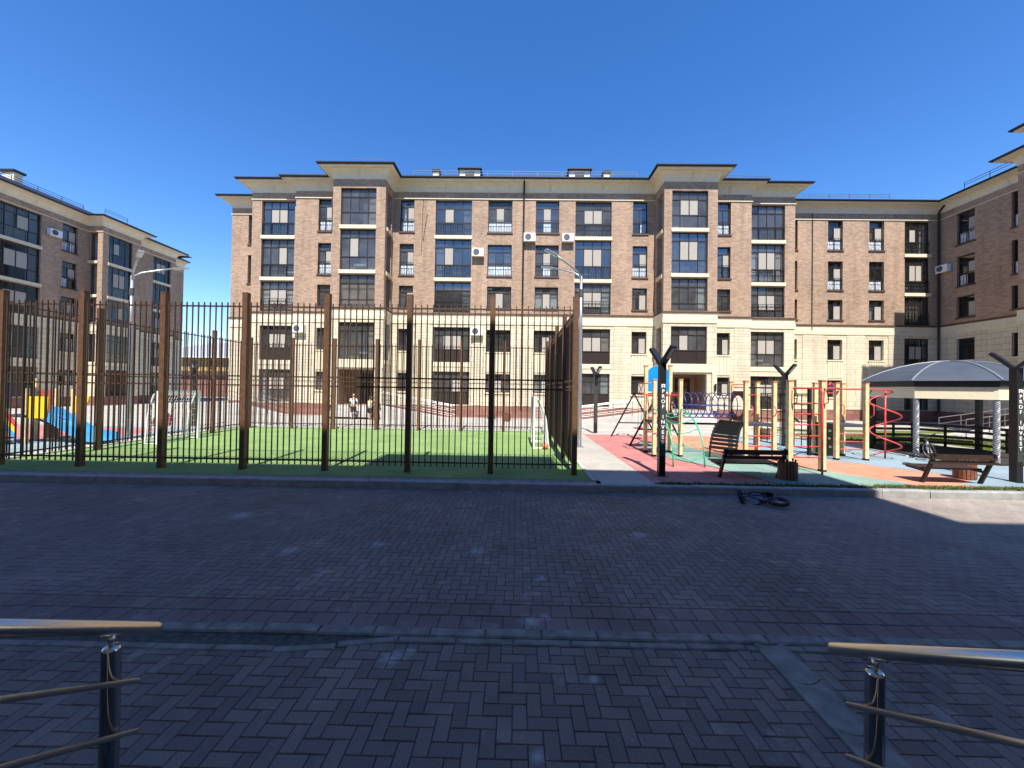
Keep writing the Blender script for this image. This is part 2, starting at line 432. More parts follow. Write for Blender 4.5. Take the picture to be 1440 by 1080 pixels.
road = struct('road', MB().sheet([(-14.5, 3.94), (14.5, 3.94), (14.5, 8.27), (-14.5, 8.27)], -.010), 'joint_sand', 'dark herringbone block paved road in shade')
herringbone(road, 3.935, 8.275, -14, 14, 'paver', .16)
struct('road_far_paving', MB().sheet([(14.02, -1.2), (60, -1.2), (60, 8.27), (14.02, 8.27)], -.001), 'paver')
struct('road_side_paving', MB().sheet([(-60, -1.2), (-14.02, -1.2), (-14.02, 8.27), (-60, 8.27)], -.001), 'paver')
def paver_box(w_, d_, name, mat, h=.02, ch=.005):
    k = MB(); k.add([(-w_ / 2, -d_ / 2, -h), (w_ / 2, -d_ / 2, -h), (w_ / 2, d_ / 2, -h), (-w_ / 2, d_ / 2, -h),
                     (-w_ / 2, -d_ / 2, -ch), (w_ / 2, -d_ / 2, -ch), (w_ / 2, d_ / 2, -ch), (-w_ / 2, d_ / 2, -ch),
                     (-w_ / 2 + ch, -d_ / 2 + ch, 0), (w_ / 2 - ch, -d_ / 2 + ch, 0), (w_ / 2 - ch, d_ / 2 - ch, 0), (-w_ / 2 + ch, d_ / 2 - ch, 0)],
                    [(8, 9, 10, 11)] + [(a, (a + 1) % 4, 4 + (a + 1) % 4, 4 + a) for a in range(4)] + [(4 + a, 4 + (a + 1) % 4, 8 + (a + 1) % 4, 8 + a) for a in range(4)])
    return k.mesh(name, mat)
tm = paver_box(.195, .197, 'tile', 'tile_red', .01)
for r_, yy in enumerate((3.625, 3.83)):
    for i in range(-27, 28):
        o = link('tile', tm, road); o.location = (i * .2 + r_ * .07, yy, rnd.gauss(0, .0012)); o.rotation_euler = (rnd.gauss(0, .005), rnd.gauss(0, .005), rnd.gauss(0, .006))
def edge_y0(x):
    u = min(1, max(0, (-.95 - x) / 1.0)); return 3.352 - .15 * u * u * (3 - 2 * u)
sidewalk = struct('sidewalk', MB().sheet([(-9, 1.2), (9, 1.2), (9, 3.52), (-9, 3.52)], -.009), 'kerb_dirt', 'dark herringbone paved sidewalk at the foot of the stairs')
herringbone(sidewalk, 1.9, 3.32, -6, 6, 'paver_near', .14, lambda x: edge_y0(x) - .040)
km = paver_box(.492, .125, 'kerb_stone', 'kerb_concrete', .05, .014)
ke = paver_box(.992, .08, 'kerb_stone', 'kerb_concrete', .05, .012)
inner_kerb = struct('inner_kerb', MB().box(-9, 9, 3.44, 3.50, -.06, -.02), 'kerb_concrete', 'flush kerb between road and sidewalk')
for i in range(-13, 14):
    o = link('kerb_stone', km, inner_kerb); o.location = (i * .5, 3.462, .014 + rnd.gauss(0, .003)); o.rotation_euler = (rnd.gauss(0, .01), rnd.gauss(0, .006), rnd.gauss(0, .006))
def edge_y(x):
    u = min(1, max(0, (-.95 - x) / 1.0)); return 3.352 - .15 * u * u * (3 - 2 * u)
ke = paver_box(.494, .075, 'kerb_stone', 'kerb_concrete', .05, .010)
for i in range(-12, 14):
    x = i * .5 + .25
    o = link('kerb_stone', ke, inner_kerb); o.location = (x, edge_y(x), .006 + rnd.gauss(0, .002)); o.rotation_euler = (0, 0, math.atan2(edge_y(x + .25) - edge_y(x - .25), .5))
channel = struct('concrete_strip', MB().box(2.10, 2.34, 1.9, 3.40, -.05, -.02), 'kerb_concrete', 'pale concrete edging strip running towards the stairs')
for i in range(5):
    # each stone with an arched end like in a drainage channel
    k = MB(); L = .42; hw = .128; pts = []
    for a in range(9): pts.append((-hw + 2 * hw * a / 8, -L / 2 - .055 * math.sin(math.pi * a / 8) + .0))
    top = [(-hw, L / 2), *[(p[0], p[1]) for p in pts], (hw, L / 2)]
    far = [(hw - 2 * hw * a / 8, L / 2 - .055 * math.sin(math.pi * a / 8)) for a in range(1, 8)]
    poly = [(p[0], p[1]) for p in pts] + [(hw, L / 2)] + far + [(-hw, L / 2)]
    k.prism(poly, -.03, .012)
    o = link('kerb_stone', k.mesh('kerb_stone', 'kerb_concrete'), channel); o.location = (2.22 + rnd.gauss(0, .003), 3.20 - i * .428, rnd.gauss(0, .003))

r_ = random.Random(12); k = MB()
for _ in range(110):
    y = r_.uniform(2.2, 8.1); x = r_.uniform(-1.3, 1.3) * y; s_ = r_.uniform(.004, .012); a = r_.uniform(0, 6.28)
    P = [(x + s_ * math.cos(a + q * 1.57) * (1 if q % 2 else .5), y + s_ * math.sin(a + q * 1.57) * (1 if q % 2 else .5), .006 + r_.uniform(0, .004)) for q in range(4)]
    k.add(P, [(0, 1, 2, 3)])
o = part('litter', k, 'seed_straw', None); o['kind'] = 'stuff'; o['label'] = 'dry leaf scraps and specks scattered on the paving'
# outer kerb and court/playground surfaces
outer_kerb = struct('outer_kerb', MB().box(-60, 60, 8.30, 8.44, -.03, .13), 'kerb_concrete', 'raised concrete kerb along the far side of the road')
ok = paver_box(.994, .17, 'kerb_stone', 'kerb_pale', .16, .02)
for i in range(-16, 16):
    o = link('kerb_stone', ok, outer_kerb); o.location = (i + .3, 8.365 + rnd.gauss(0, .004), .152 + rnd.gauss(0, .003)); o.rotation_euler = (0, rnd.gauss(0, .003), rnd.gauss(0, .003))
sheet('court_edging', [(-14, 8.46), (1.9, 8.46), (1.9, 8.76), (-14, 8.76)], .004, 'kerb_concrete')
sheet('football_turf', [(-13.3, 8.74), (1.72, 8.74), (1.72, 18.55), (-13.3, 18.55)], .010, 'turf')
mb = MB(); mb.box(1.72, 1.79, 8.70, 18.6, Z0, Z0 + .03); mb.box(-13.42, -13.3, 8.7, 18.6, Z0, Z0 + .05); mb.box(-13.3, 1.72, 18.55, 18.75, Z0, Z0 + .05)
struct('turf_kerb', mb, 'concrete_light')
sheet('path', [(1.8, 8.46), (3.08, 8.46), (3.08, 19), (1.8, 19)], .004, 'plaza')
sheet('rubber_red', [(3.1, 8.72), (9.5, 8.72), (9.5, 17.7), (3.1, 17.7)], .004, 'rubber_red')
sheet('rubber_orange', [(6.4, 17.7), (5.9, 15.2), (6.1, 13), (6.9, 11.6), (7.4, 10.6), (8.1, 9.6), (9.0, 8.72), (12.5, 8.72), (12.0, 9.3), (10.6, 10.7), (9.3, 12.2), (8.6, 13.5), (9.0, 15), (9.4, 17.7)], .011, 'rubber_orange')
sheet('rubber_blue', [(9.4, 17.7), (9.0, 15), (8.6, 13.5), (9.3, 12.2), (10.6, 10.7), (11.4, 9.7), (10.2, 8.95), (10.6, 8.72), (16.2, 8.72), (15.4, 10.2), (13.6, 11.9), (12.9, 12.9), (12.9, 15.3), (12.6, 17.7)], .015, 'rubber_blue')
gp = [(4.45, 13.6), (4.85, 15.4), (5.7, 15.6), (6.3, 14.3), (6.6, 12.6), (7.3, 11.4), (8.2, 10.1), (9.05, 8.95), (8.6, 8.74), (5.9, 8.74), (5.65, 9.6), (5.35, 10.6), (4.7, 11.7)]
sheet('rubber_green', gp, .019, 'rubber_green')
mb = MB(); mb.box(3.1, 60, 8.66, 8.72, Z0, Z0 + .02)
mb.box(3.1, 13, 17.7, 17.85, Z0, Z0 + .05)
mb.bar((12.95, 12.9, Z0 + .02), (12.95, 17.7, Z0 + .02), .1, .06)
struct('rubber_edging', mb, 'concrete_light')
sheet('verge_soil', [(3.1, 8.46), (60, 8.46), (60, 8.655), (3.1, 8.655)], .003, 'lawn')
def blades(name, rects, n, h, seed):
    r_ = random.Random(seed); k = MB()
    for (x0, x1, y0, y1, wgt) in rects:
        for _ in range(int(n * wgt)):
            x, y = r_.uniform(x0, x1), r_.uniform(y0, y1); a = r_.uniform(0, 6.28); hh = h * r_.uniform(.4, 1.2); ww = .006 + .006 * r_.random()
            lx, ly = r_.gauss(0, .3) * hh, r_.gauss(0, .3) * hh
            k.add([(x - ww * math.cos(a), y - ww * math.sin(a), Z0), (x + ww * math.cos(a), y + ww * math.sin(a), Z0), (x + lx, y + ly, Z0 + hh)], [(0, 1, 2)])
    o = part(name, k, 'grass_blade', None); o['kind'] = 'stuff'; o['label'] = 'short patchy grass in the verges and lawns'
blades('verge_grass', [(3.2, 8, 8.47, 8.66, .2), (8, 15, 8.47, 8.72, .8)], 9000, .07, 3)
# left playground surface, lawns
sheet('rubber_blue_west', [(-24, 9.5), (-14.2, 9.5), (-14.2, 17.5), (-24, 18.5)], .004, 'rubber_blue')
sheet('rubber_red_west', [(-24, 13), (-17, 13.4), (-15.2, 15), (-15.4, 17), (-24, 18)], .008, 'rubber_red')
sheet('paving_band', [(-14, 19.3), (12, 19.3), (12, 20.0), (-14, 20.0)], .004, 'concrete_light')
for a, b in ((-22, -12.9), (-7.6, -5.0), (-2.4, 4.0), (-4.5, -2.6)):
    pass
sheet('lawn_strip', [(-18.5, 24.2), (-13.2, 24.2), (-13.2, 25.1), (-18.5, 25.1)], .004, 'lawn')
sheet('lawn_middle', [(-2.2, 24.2), (3.6, 24.2), (3.6, 25.1), (-2.2, 25.1)], .004, 'lawn')
sheet('lawn_pavilion', [(13.1, 16.3), (24, 16.3), (24, 19.4), (13.1, 19.4)], .004, 'lawn')
sheet('lawn_east', [(17.8, 11.5), (24, 11.5), (24, 16.3), (17.8, 16.3)], .004, 'lawn')
sheet('lawn_corner', [(13.3, 20.6), (30, 20.6), (30, 22), (13.3, 22)], .004, 'lawn')
mb = MB(); mb.box(-19, 20, 23.9, 24.05, Z0, Z0 + .12); mb.box(-14, 12, 21.6, 21.75, Z0, Z0 + .1); mb.box(13.1, 24, 19.4, 19.52, Z0, Z0 + .1)
struct('far_kerbs', mb, 'concrete_light')
blades('lawn_grass', [(-18.5, -13.2, 24.2, 25.1, .12), (-2.2, 3.6, 24.2, 25.1, .15), (13.1, 22, 16.3, 19.4, .5), (17.8, 22, 11.5, 16.3, .4)], 9000, .12, 5)

# ------------------------------------------------------------------ buildings
EZ = 16.6
PROF = [(0.02, 15.88), (.05, 16.0), (.09, 16.12), (.17, 16.24), (.29, 16.33), (.42, 16.375)]
def offs(poly):
    ns = []
    for a, b in zip(poly, poly[1:]):
        d = (Vector(b) - Vector(a)).normalized(); ns.append(Vector((d.y, -d.x)))
    ms = []
    for i in range(len(poly)):
        if i == 0: ms.append(ns[0])
        elif i == len(poly) - 1: ms.append(ns[-1])
        else: ms.append(ns[i - 1] + ns[i])
    return ns, ms
def sweep(mb, A, B, mA, mB, prof):
    for (o1, z1), (o2, z2) in zip(prof, prof[1:]):
        mb.quad((A.x + mA.x * o1, A.y + mA.y * o1, z1), (B.x + mB.x * o1, B.y + mB.y * o1, z1), (B.x + mB.x * o2, B.y + mB.y * o2, z2), (A.x + mA.x * o2, A.y + mA.y * o2, z2))

WCACHE = {}
def wmesh(key, fn):
    if key not in WCACHE: WCACHE[key] = fn()
    return WCACHE[key]
def window_layout(kind, w, h):
    """cells (x0,x1,z0,z1,role) of a glazed opening"""
    if kind == 'L':
        n = 4; tz = h - .55; bz = .88 if h > 2.2 else .5
        cw = w / n
        cells = [(0, w, tz, h, 'top')] + [(i * cw, (i + 1) * cw, bz, tz, 'mid') for i in range(n)] + [(0, w, 0, bz, 'low')]
        bars = [('h', tz), ('h', bz)] + [('v', i * cw, bz, h) for i in range(1, n)] + [('v', cw, 0, bz), ('v', w - cw, 0, bz)]
    else:
        n = 3 if kind == 'W' else 2
        tz = h - (.5 if h > 2 else .42); cw = w / n
        if h > 2:
            bz = .82
            cells = [(0, w, tz, h, 'top')] + [(i * cw, (i + 1) * cw, bz, tz, 'mid') for i in range(n)] + [(i * cw, (i + 1) * cw, 0, bz, 'low') for i in range(n)]
            bars = [('h', tz), ('h', bz)] + [('v', i * cw, 0, tz) for i in range(1, n)]
        else:
            cells = [(0, w, tz, h, 'top')] + [(i * cw, (i + 1) * cw, 0, tz, 'mid') for i in range(n)]
            bars = [('h', tz)] + [('v', i * cw, 0, tz) for i in range(1, n)]
    return cells, bars
def frame_mesh(kind, w, h, y):
    _, bars = window_layout(kind, w, h); k = MB(); e = .05 if kind == 'L' else .06
    k.box(0, e, y, y + .07, 0, h); k.box(w - e, w, y, y + .07, 0, h)
    k.box(e, w - e, y, y + .07, 0, e); k.box(e, w - e, y, y + .07, h - e, h)
    for b in bars:
        if b[0] == 'h': k.box(e, w - e, y + .002, y + .068, b[1] - .028, b[1] + .028)
        else: k.box(b[1] - .026, b[1] + .026, y + .004, y + .066, max(b[2], e), min(b[3], h - e))
    return k.mesh('window', 'window_brown')
def pane_mesh(w, h, g='glass'):
    k = MB(); k.box(-w / 2, w / 2, -.004, .004, -h / 2, h / 2); return k.mesh('pane', g)
def railing_mesh(w, hh, style):
    k = MB(); y0, y1 = -.01, .015
    k.box(0, w, y0, y1, hh - .035, hh); k.box(0, w, y0, y1, .06, .09); k.box(0, w, y0, y1, hh * .72, hh * .72 + .018)
    n = max(2, round(w / .55))
    for i in range(n + 1): k.box(i * w / n - .016 * (i > 0), i * w / n + .016 * (i < n), y0 - .003, y1 + .003, 0, hh)
    for i in range(n):
        c = (i + .5) * w / n
        for s_ in (-.11, .11):
            if style: k.tube([(c + s_ + .05 * math.sin(4 * math.pi * q / 8), 0, .09 + (hh * .72 - .09) * q / 8) for q in range(9)], .009, 4)
            else: k.box(c + s_ - .008, c + s_ + .008, -.004, .010, .09, hh * .72)
        k.tube(arc((c, 0, hh * .36), .085, 0, 2 * math.pi, 8)[:-1], .008, 4, True)
        k.box(c - .008, c + .008, -.004, .010, hh * .72, hh - .03)
    return k.mesh('railing', 'rail_black')
def sheet_mesh(name, w, h, mat, wavy=False):
    k = MB()
    if wavy:
        n = max(4, int(w / .06)); P = []
        for i in range(n + 1):
            x = -w / 2 + w * i / n; yy = .02 * (1 if i % 2 else -1)
            P += [(x, yy, -h / 2), (x, yy, h / 2)]
        k.add(P, [(2 * i, 2 * i + 2, 2 * i + 3, 2 * i + 1) for i in range(n)])
    else: k.box(-w / 2, w / 2, -.003, .003, -h / 2, h / 2)
    return k.mesh(name, mat)

def add_window(bld, A, d, s0, s1, z0, z1, kind, opts, rng):
    """kind S/W/L window object with panes, screens, curtains and railing"""
    w, h = s1 - s0, z1 - z0; y = opts.get('set', .16)
    loc = Vector((A[0] + d.x * s0, A[1] + d.y * s0, z0)); rz = math.atan2(d.y, d.x)
    key = (kind, round(w, 2), round(h, 2), y)
    f = link('window', wmesh(('f',) + key, lambda: frame_mesh(kind, w, h, y)), bld)
    f.location = loc; f.rotation_euler = (0, 0, rz)
    def sub(name, mesh, x, yy, z):
        o = bpy.data.objects.new(name, mesh); COL.objects.link(o); o.parent = f; o.location = (x, yy, z); return o
    cells, _ = window_layout(kind, w, h)
    mids = [c for c in cells if c[4] == 'mid']
    screens = set()
    if kind == 'L': screens = rng.choice([{1, 2}, {1, 2}, {2}, {1, 2}, {1}, set()])
    elif kind == 'W': screens = {1} if rng.random() < .8 else set()
    else: screens = {1} if rng.random() < .85 else set()
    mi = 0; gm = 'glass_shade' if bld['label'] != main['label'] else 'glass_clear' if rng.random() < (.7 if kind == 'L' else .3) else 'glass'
    for c in cells:
        cw, ch = c[1] - c[0] - .03, c[3] - c[2] - .03
        cx, cz = (c[0] + c[1]) / 2, (c[2] + c[3]) / 2
        low = c[4] == 'low'
        if low and kind == 'L' and opts.get('solid'):
            sub('panel', wmesh(('sp', round(cw, 2), round(ch, 2)), lambda: sheet_mesh('panel', cw, ch, 'window_brown')), cx, y + .036, cz)
        else:
            o = sub('pane', wmesh(('p', gm, round(cw, 2), round(ch, 2)), lambda: pane_mesh(cw, ch, gm)), cx, y + .036, cz)
            o.rotation_euler = (rng.gauss(0, .004), 0, rng.gauss(0, .004))
            if low and kind != 'L' and rng.random() < opts.get('pale_share', .6):
                sub('pale_panel', wmesh(('fp', round(cw, 2), round(ch, 2)), lambda: sheet_mesh('pale_panel', cw, ch, 'pale_panel')), cx, y + .024, cz)
        if c[4] == 'mid':
            if mi in screens:
                sub('insect_screen', wmesh(('n', round(cw, 2), round(ch, 2)), lambda: sheet_mesh('insect_screen', cw - .05, ch - .05, 'insect_net')), cx, y + .018, cz)
            mi += 1
    cur = opts.get('curtain')
    if cur is None: cur = rng.random() < .38
    if cur and kind != 'L':
        cm = rng.choice(['curtain_white', 'curtain_white', 'curtain_warm', 'blind_grey'])
        if rng.random() < .5:
            sub('curtain', wmesh(('c', cm, round(w, 2), round(h, 2)), lambda: sheet_mesh('curtain', w - .1, h - .12, cm, True)), w / 2, y + .2, h / 2)
        else:
            q = w * .3
            for xx in (.06 + q / 2, w - .06 - q / 2):
                sub('curtain', wmesh(('c', cm, round(q, 2), round(h, 2)), lambda: sheet_mesh('curtain', q, h - .12, cm, True)), xx, y + .2, h / 2)
    if kind == 'L':
        ct = opts.get('ltone', rng.choice([None, 'curtain_white', 'blind_grey', 'curtain_warm', None]))
        if ct:
            n = rng.choice([(0,), (3,), (0, 3), (0, 1, 2, 3), (3,)])
            for q in n:
                cw = w / 4 - .04
                sub('curtain', wmesh(('lc', ct, round(cw, 2), round(h, 2)), lambda: sheet_mesh('curtain', cw, h - .12, ct, True)), (q + .5) * w / 4, y + .25, h / 2)
        # inner wall window behind the glazing
        k = wmesh(('iw', round(w, 2), round(h, 2)), lambda: sheet_mesh('inner_window', w * .36, h * .62, 'blind_grey'))
        sub('inner_window', k, w * rng.choice([.35, .6, .55]), 1.25, h * .5)
    if opts.get('rail'):
        hh = .92
        sub('railing', wmesh(('r', round(w, 2), opts['rail'] == 2), lambda: railing_mesh(w, hh, opts['rail'] == 2)), 0, .07 if kind != 'L' else .06, .0)
    return f

def facade(bld, wallmb, A, B, holes, zsplit=7.28, ztop=15.9, zbot=Z0, cladding=None):
    """wall with recessed openings. holes: (s0,s1,z0,z1,depth,roommat). material slots: 0 brick 1 stone 2 plinth 3 dark room 4 loggia 5 brown stone"""
    A = Vector(A); B = Vector(B); L = (B - A).length; d = (B - A) / L; nn = Vector((d.y, -d.x))
    def P(s, z, i=0): return (A.x + d.x * s - nn.x * i, A.y + d.y * s - nn.y * i, z)
    ss = sorted({0, L, *[h[0] for h in holes], *[h[1] for h in holes]})
    zs = sorted({zbot, ztop, zsplit, .95, *[h[2] for h in holes], *[h[3] for h in holes]})
    zs = [z for z in zs if zbot <= z <= ztop]
    for a, b in zip(ss, ss[1:]):
        if b - a < 1e-4: continue
        for c, e in zip(zs, zs[1:]):
            ms, mz = (a + b) / 2, (c + e) / 2
            if any(h[0] < ms < h[1] and h[2] < mz < h[3] for h in holes): continue
            wallmb.cur = 2 if mz < .95 else (1 if mz < zsplit else 0)
            wallmb.quad(P(a, c), P(b, c), P(b, e), P(a, e))
    for (a, b, c, e, dep, rm) in holes:
        rv = 0 if (c + e) / 2 > zsplit else 1
        r1 = .22
        wallmb.cur = rv
        wallmb.quad(P(a, c), P(a, e), P(a, e, r1), P(a, c, r1)); wallmb.quad(P(b, c, r1), P(b, e, r1), P(b, e), P(b, c))
        wallmb.quad(P(a, e), P(b, e), P(b, e, r1), P(a, e, r1)); wallmb.quad(P(a, c, r1), P(b, c, r1), P(b, c), P(a, c))
        wallmb.cur = rm
        wallmb.quad(P(a, c, r1), P(a, e, r1), P(a, e, dep), P(a, c, dep)); wallmb.quad(P(b, c, dep), P(b, e, dep), P(b, e, r1), P(b, c, r1))
        wallmb.quad(P(a, e, r1), P(b, e, r1), P(b, e, dep), P(a, e, dep)); wallmb.quad(P(a, c, dep), P(b, c, dep), P(b, c, r1), P(a, c, r1))
        wallmb.quad(P(a, c, dep), P(b, c, dep), P(b, e, dep), P(a, e, dep))
    return d
WALLM = ['brick', 'cream_stone', 'granite_plinth', 'interior_dark', 'loggia_wall', 'brown_stone']
ROWS_W = [(1.89, 3.17), (4.71, 6.25), (7.77, 9.28), (10.03, 12.22), (13.07, 15.35)]
ROWS_L = [(1.0, 3.30), (3.96, 6.40), (7.42, 9.55), (9.88, 12.57), (12.85, 15.30)]

def trims(bld, poly, panels=True, skip=()):
    """cornice panels, soffit, gutter, string course and belt along a wall polyline"""
    ns, ms = offs(poly)
    eave = MB(); gut = MB(); string = MB(); belt = MB()
    for i, (a, b) in enumerate(zip(poly, poly[1:])):
        A, B = Vector(a), Vector(b); L = (B - A).length; d = (B - A) / L
        n = max(1, round(L / 1.9)) if panels else 1
        for q in range(n):
            s0, s1 = L * q / n, L * (q + 1) / n
            mA = ms[i] if q == 0 else ns[i]; mB = ms[i + 1] if q == n - 1 else ns[i]
            g0 = 0 if q == 0 else .012; g1 = 0 if q == n - 1 else .012
            k = MB(); sweep(k, A + d * (s0 + g0), A + d * (s1 - g1), mA, mB, PROF)
            part('cornice_panel', k, 'cream_panel', bld)
        sweep(eave, A, B, ms[i], ms[i + 1], [(-.03, 15.86), (.035, 15.86), (.035, 15.90), (.0, 15.90), (.0, 16.30), (.40, 16.362), (.46, 16.362), (.46, 16.41), (.66, 16.43), (.66, 16.50), (.70, 16.50)])
        sweep(gut, A, B, ms[i], ms[i + 1], [(.64, 16.495), (.76, 16.50), (.79, 16.54), (.79, 16.60), (.72, 16.63), (-.4, 17.13), (-1.0, 17.38)])
        if i not in skip:
            sweep(string, A, B, ms[i], ms[i + 1], [(-.01, 15.355), (.055, 15.36), (.055, 15.42), (-.01, 15.425)])
        sweep(belt, A, B, ms[i], ms[i + 1], [(-.01, 7.26), (.09, 7.28), (.09, 7.38), (-.01, 7.40)])
        belt.cur = 1
        sweep(belt, A, B, ms[i], ms[i + 1], [(-.01, 6.62), (.05, 6.62), (.06, 6.9), (.03, 6.95), (.03, 7.2), (.08, 7.255), (-.01, 7.258)])
        belt.cur = 0
    part('eave', eave, 'cream_panel', bld); part('gutter', gut, 'roof_metal', bld)
    part('string_course', string, 'cream_slab', bld); part('belt_course', belt, ['belt_brown', 'cream_slab'], bld)
def slab(bld, A, d, s0, s1, z, h=.24, proud=.06):
    k = MB(); n = Vector((d.y, -d.x)); A = Vector(A)
    a = A + d * (s0 - .05); b = A + d * (s1 + .05)
    k.add([(p.x + n.x * o, p.y + n.y * o, zz) for zz in (z, z + h) for (p, o) in ((a, proud), (b, proud), (b, -.1), (a, -.1))],
          [(0, 1, 5, 4), (1, 2, 6, 5), (3, 0, 4, 7), (4, 5, 6, 7), (0, 3, 2, 1)])
    part('balcony_slab', k, 'cream_slab', bld)
def sill(bld, A, d, s0, s1, z, mat='cream_slab'):
    k = MB(); n = Vector((d.y, -d.x)); A = Vector(A); a = A + d * (s0 - .06); b = A + d * (s1 + .06)
    k.add([(p.x + n.x * o, p.y + n.y * o, zz) for zz in (z - .1, z - .01) for (p, o) in ((a, .07), (b, .07), (b, -.05), (a, -.05))],
          [(0, 1, 5, 4), (1, 2, 6, 5), (3, 0, 4, 7), (4, 5, 6, 7), (0, 3, 2, 1)])
    part('sill', k, mat, bld)
def hip(x0, x1, y0, y1, z0, h, ins):
    k = MB(); ins = min(ins, (x1 - x0) / 2 - .01, (y1 - y0) / 2 - .01)
    k.add([(x0, y0, z0), (x1, y0, z0), (x1, y1, z0), (x0, y1, z0), (x0 + ins, y0 + ins, z0 + h), (x1 - ins, y0 + ins, z0 + h), (x1 - ins, y1 - ins, z0 + h), (x0 + ins, y1 - ins, z0 + h)],
          [(3, 2, 1, 0), (4, 5, 6, 7), (0, 1, 5, 4), (1, 2, 6, 5), (2, 3, 7, 6), (3, 0, 4, 7)])
    return k
def snow_guard(bld, a, b, z):
    k = MB(); a = Vector((*a, z)); b = Vector((*b, z)); L = (b - a).length; n = max(1, round(L / 1.7))
    for zz in (.42, .24): k.bar(a + Vector((0, 0, zz)), b + Vector((0, 0, zz)), .03)
    for i in range(n + 1):
        p = a.lerp(b, i / n); k.bar(p + Vector((0, 0, -.25)), p + Vector((0, 0, .44)), .03)
    part('snow_guard', k, 'guard_grey', bld)
def downpipe(bld, x, y, z0, z1, kink=True, r=.065):
    k = MB(); pts = [(x, y, z0), (x, y, z1)]
    if kink: pts += [(x, y - .1, z1 + .15), (x, y - .55, z1 + .55)]
    k.tube(pts, r, 8)
    part('downpipe', k, 'roof_metal', bld)
def window_col(bld, wmb, A, d, holes, s0, s1, kind, rows, rails, rng, loggia=False, ltones=None, clad=True):
    for r_ in rows:
        z0, z1 = (ROWS_L if kind == 'L' else ROWS_W)[r_]
        holes.append((s0, s1, z0, z1, 1.4 if kind == 'L' else .75, 4 if kind == 'L' else 3))
        op = {'rail': rails.get(r_, 0), 'solid': (kind == 'L' and (r_ in (0, 1) and rng.random() < .5)), 'set': .14 if kind == 'L' else .17}
        if r_ in (3, 4): op['pale_share'] = .75
        if r_ == 2: op['curtain'] = rng.random() < .3
        add_window(bld, A, d, s0, s1, z0, z1, kind, op, rng)
        if kind == 'L':
            if r_ in (4, 3): slab(bld, A, d, s0, s1, z0 - .26)
            elif r_ == 2: pass
            else: slab(bld, A, d, s0, s1, z0 - .32, .30, .03) if r_ == 1 else None
        elif r_ <= 1: sill(bld, A, d, s0, s1, z0)
        else: sill(bld, A, d, s0, s1, z0, 'belt_brown')

# ---- main block
rg = random.Random(21)
main = thing('apartment_building', 'long five storey brick apartment block with cream stone base facing the camera', 'building', (.3, 26.7, 0))
poly = [(-22.3, 34), (-22.3, 29.4), (-19.05, 29.4), (-19.05, 27.0), (-15.74, 27.0), (-15.74, 26.7), (-12.34, 26.7), (-12.34, 25.1), (-8.85, 25.1), (-8.85, 26.7),
        (9.46, 26.7), (9.46, 25.1), (12.94, 25.1), (12.94, 26.7), (16.1, 26.7), (16.1, 27.0), (19.3, 27.0), (19.3, 29.39)]
wmb = MB(); stones = []
for i, (a, b) in enumerate(zip(poly, poly[1:])):
    A, B = Vector(a), Vector(b); d = (B - A).normalized(); L = (B - A).length; holes = []
    allr = range(5)
    def WC(x0, x1, kind, rows, rails): window_col(main, wmb, A, d, holes, x0 - A.x, x1 - A.x, kind, rows, rails, rg)
    if i == 1: WC(-21.0, -20.2, 'S', allr, {})
    if i == 3: WC(-18.35, -15.98, 'L', allr, {4: 2, 3: 2, 2: 2})
    if i == 5: WC(-14.13, -13.2, 'S', allr, {4: 2, 3: 2})
    if i == 7:
        WC(-11.82, -9.46, 'L', (1, 2, 3, 4), {}); holes.append((-11.82 - A.x, -9.46 - A.x, .95, 3.3, 1.7, 5))
    if i == 9:
        WC(-8.37, -7.37, 'S', allr, {4: 2, 3: 2}); WC(-5.87, -3.33, 'L', allr, {4: 2, 3: 2, 2: 2}); WC(-2.19, -.5, 'W', allr, {4: 2, 3: 2})
        WC(1.14, 2.77, 'W', allr, {4: 2, 3: 2}); WC(3.91, 6.42, 'L', allr, {4: 2, 3: 2, 2: 2}); WC(7.9, 8.93, 'S', allr, {4: 2, 3: 2})
    if i == 11:
        WC(9.97, 12.32, 'L', (1, 2, 3, 4), {}); holes.append((9.97 - A.x, 12.32 - A.x, .95, 3.3, 1.7, 5))
    if i == 13: WC(13.74, 14.67, 'S', allr, {4: 2, 3: 2})
    if i == 15: WC(16.26, 18.6, 'L', allr, {4: 2, 3: 2, 2: 2})
    if i in (8, 10):
        for r_ in (1, 2, 3, 4):
            z0, z1 = ROWS_L[r_]; holes.append((.35, 1.3, z0, z1, .6, 4))
            slab(main, A, d, .35, 1.3, z0 - .26 if r_ != 2 else z0 - .1, .24 if r_ != 2 else .08)
    facade(main, wmb, A, B, holes)
    # separate stone courses on the piers of the two lower storeys
    if i in (5, 9, 13):
        xs = {5: [(-15.6, -14.45)], 9: [(-7.05, -6.15), (-3.05, -2.5), (-.2, .15), (.45, .85), (3.05, 3.65), (6.65, 7.55)], 13: [(14.95, 16.0)]}[i]
        for x0, x1 in xs:
            for q in range(14):
                z = .98 + q * .4
                k = MB(); k.box(x0, x1, A.y - .035, A.y + .01, z, z + .388); part('stone', k, 'cream_stone', main)
part('wall', wmb, WALLM, main)
trims(main, poly, True, skip=(6, 7, 8, 10, 11, 12))
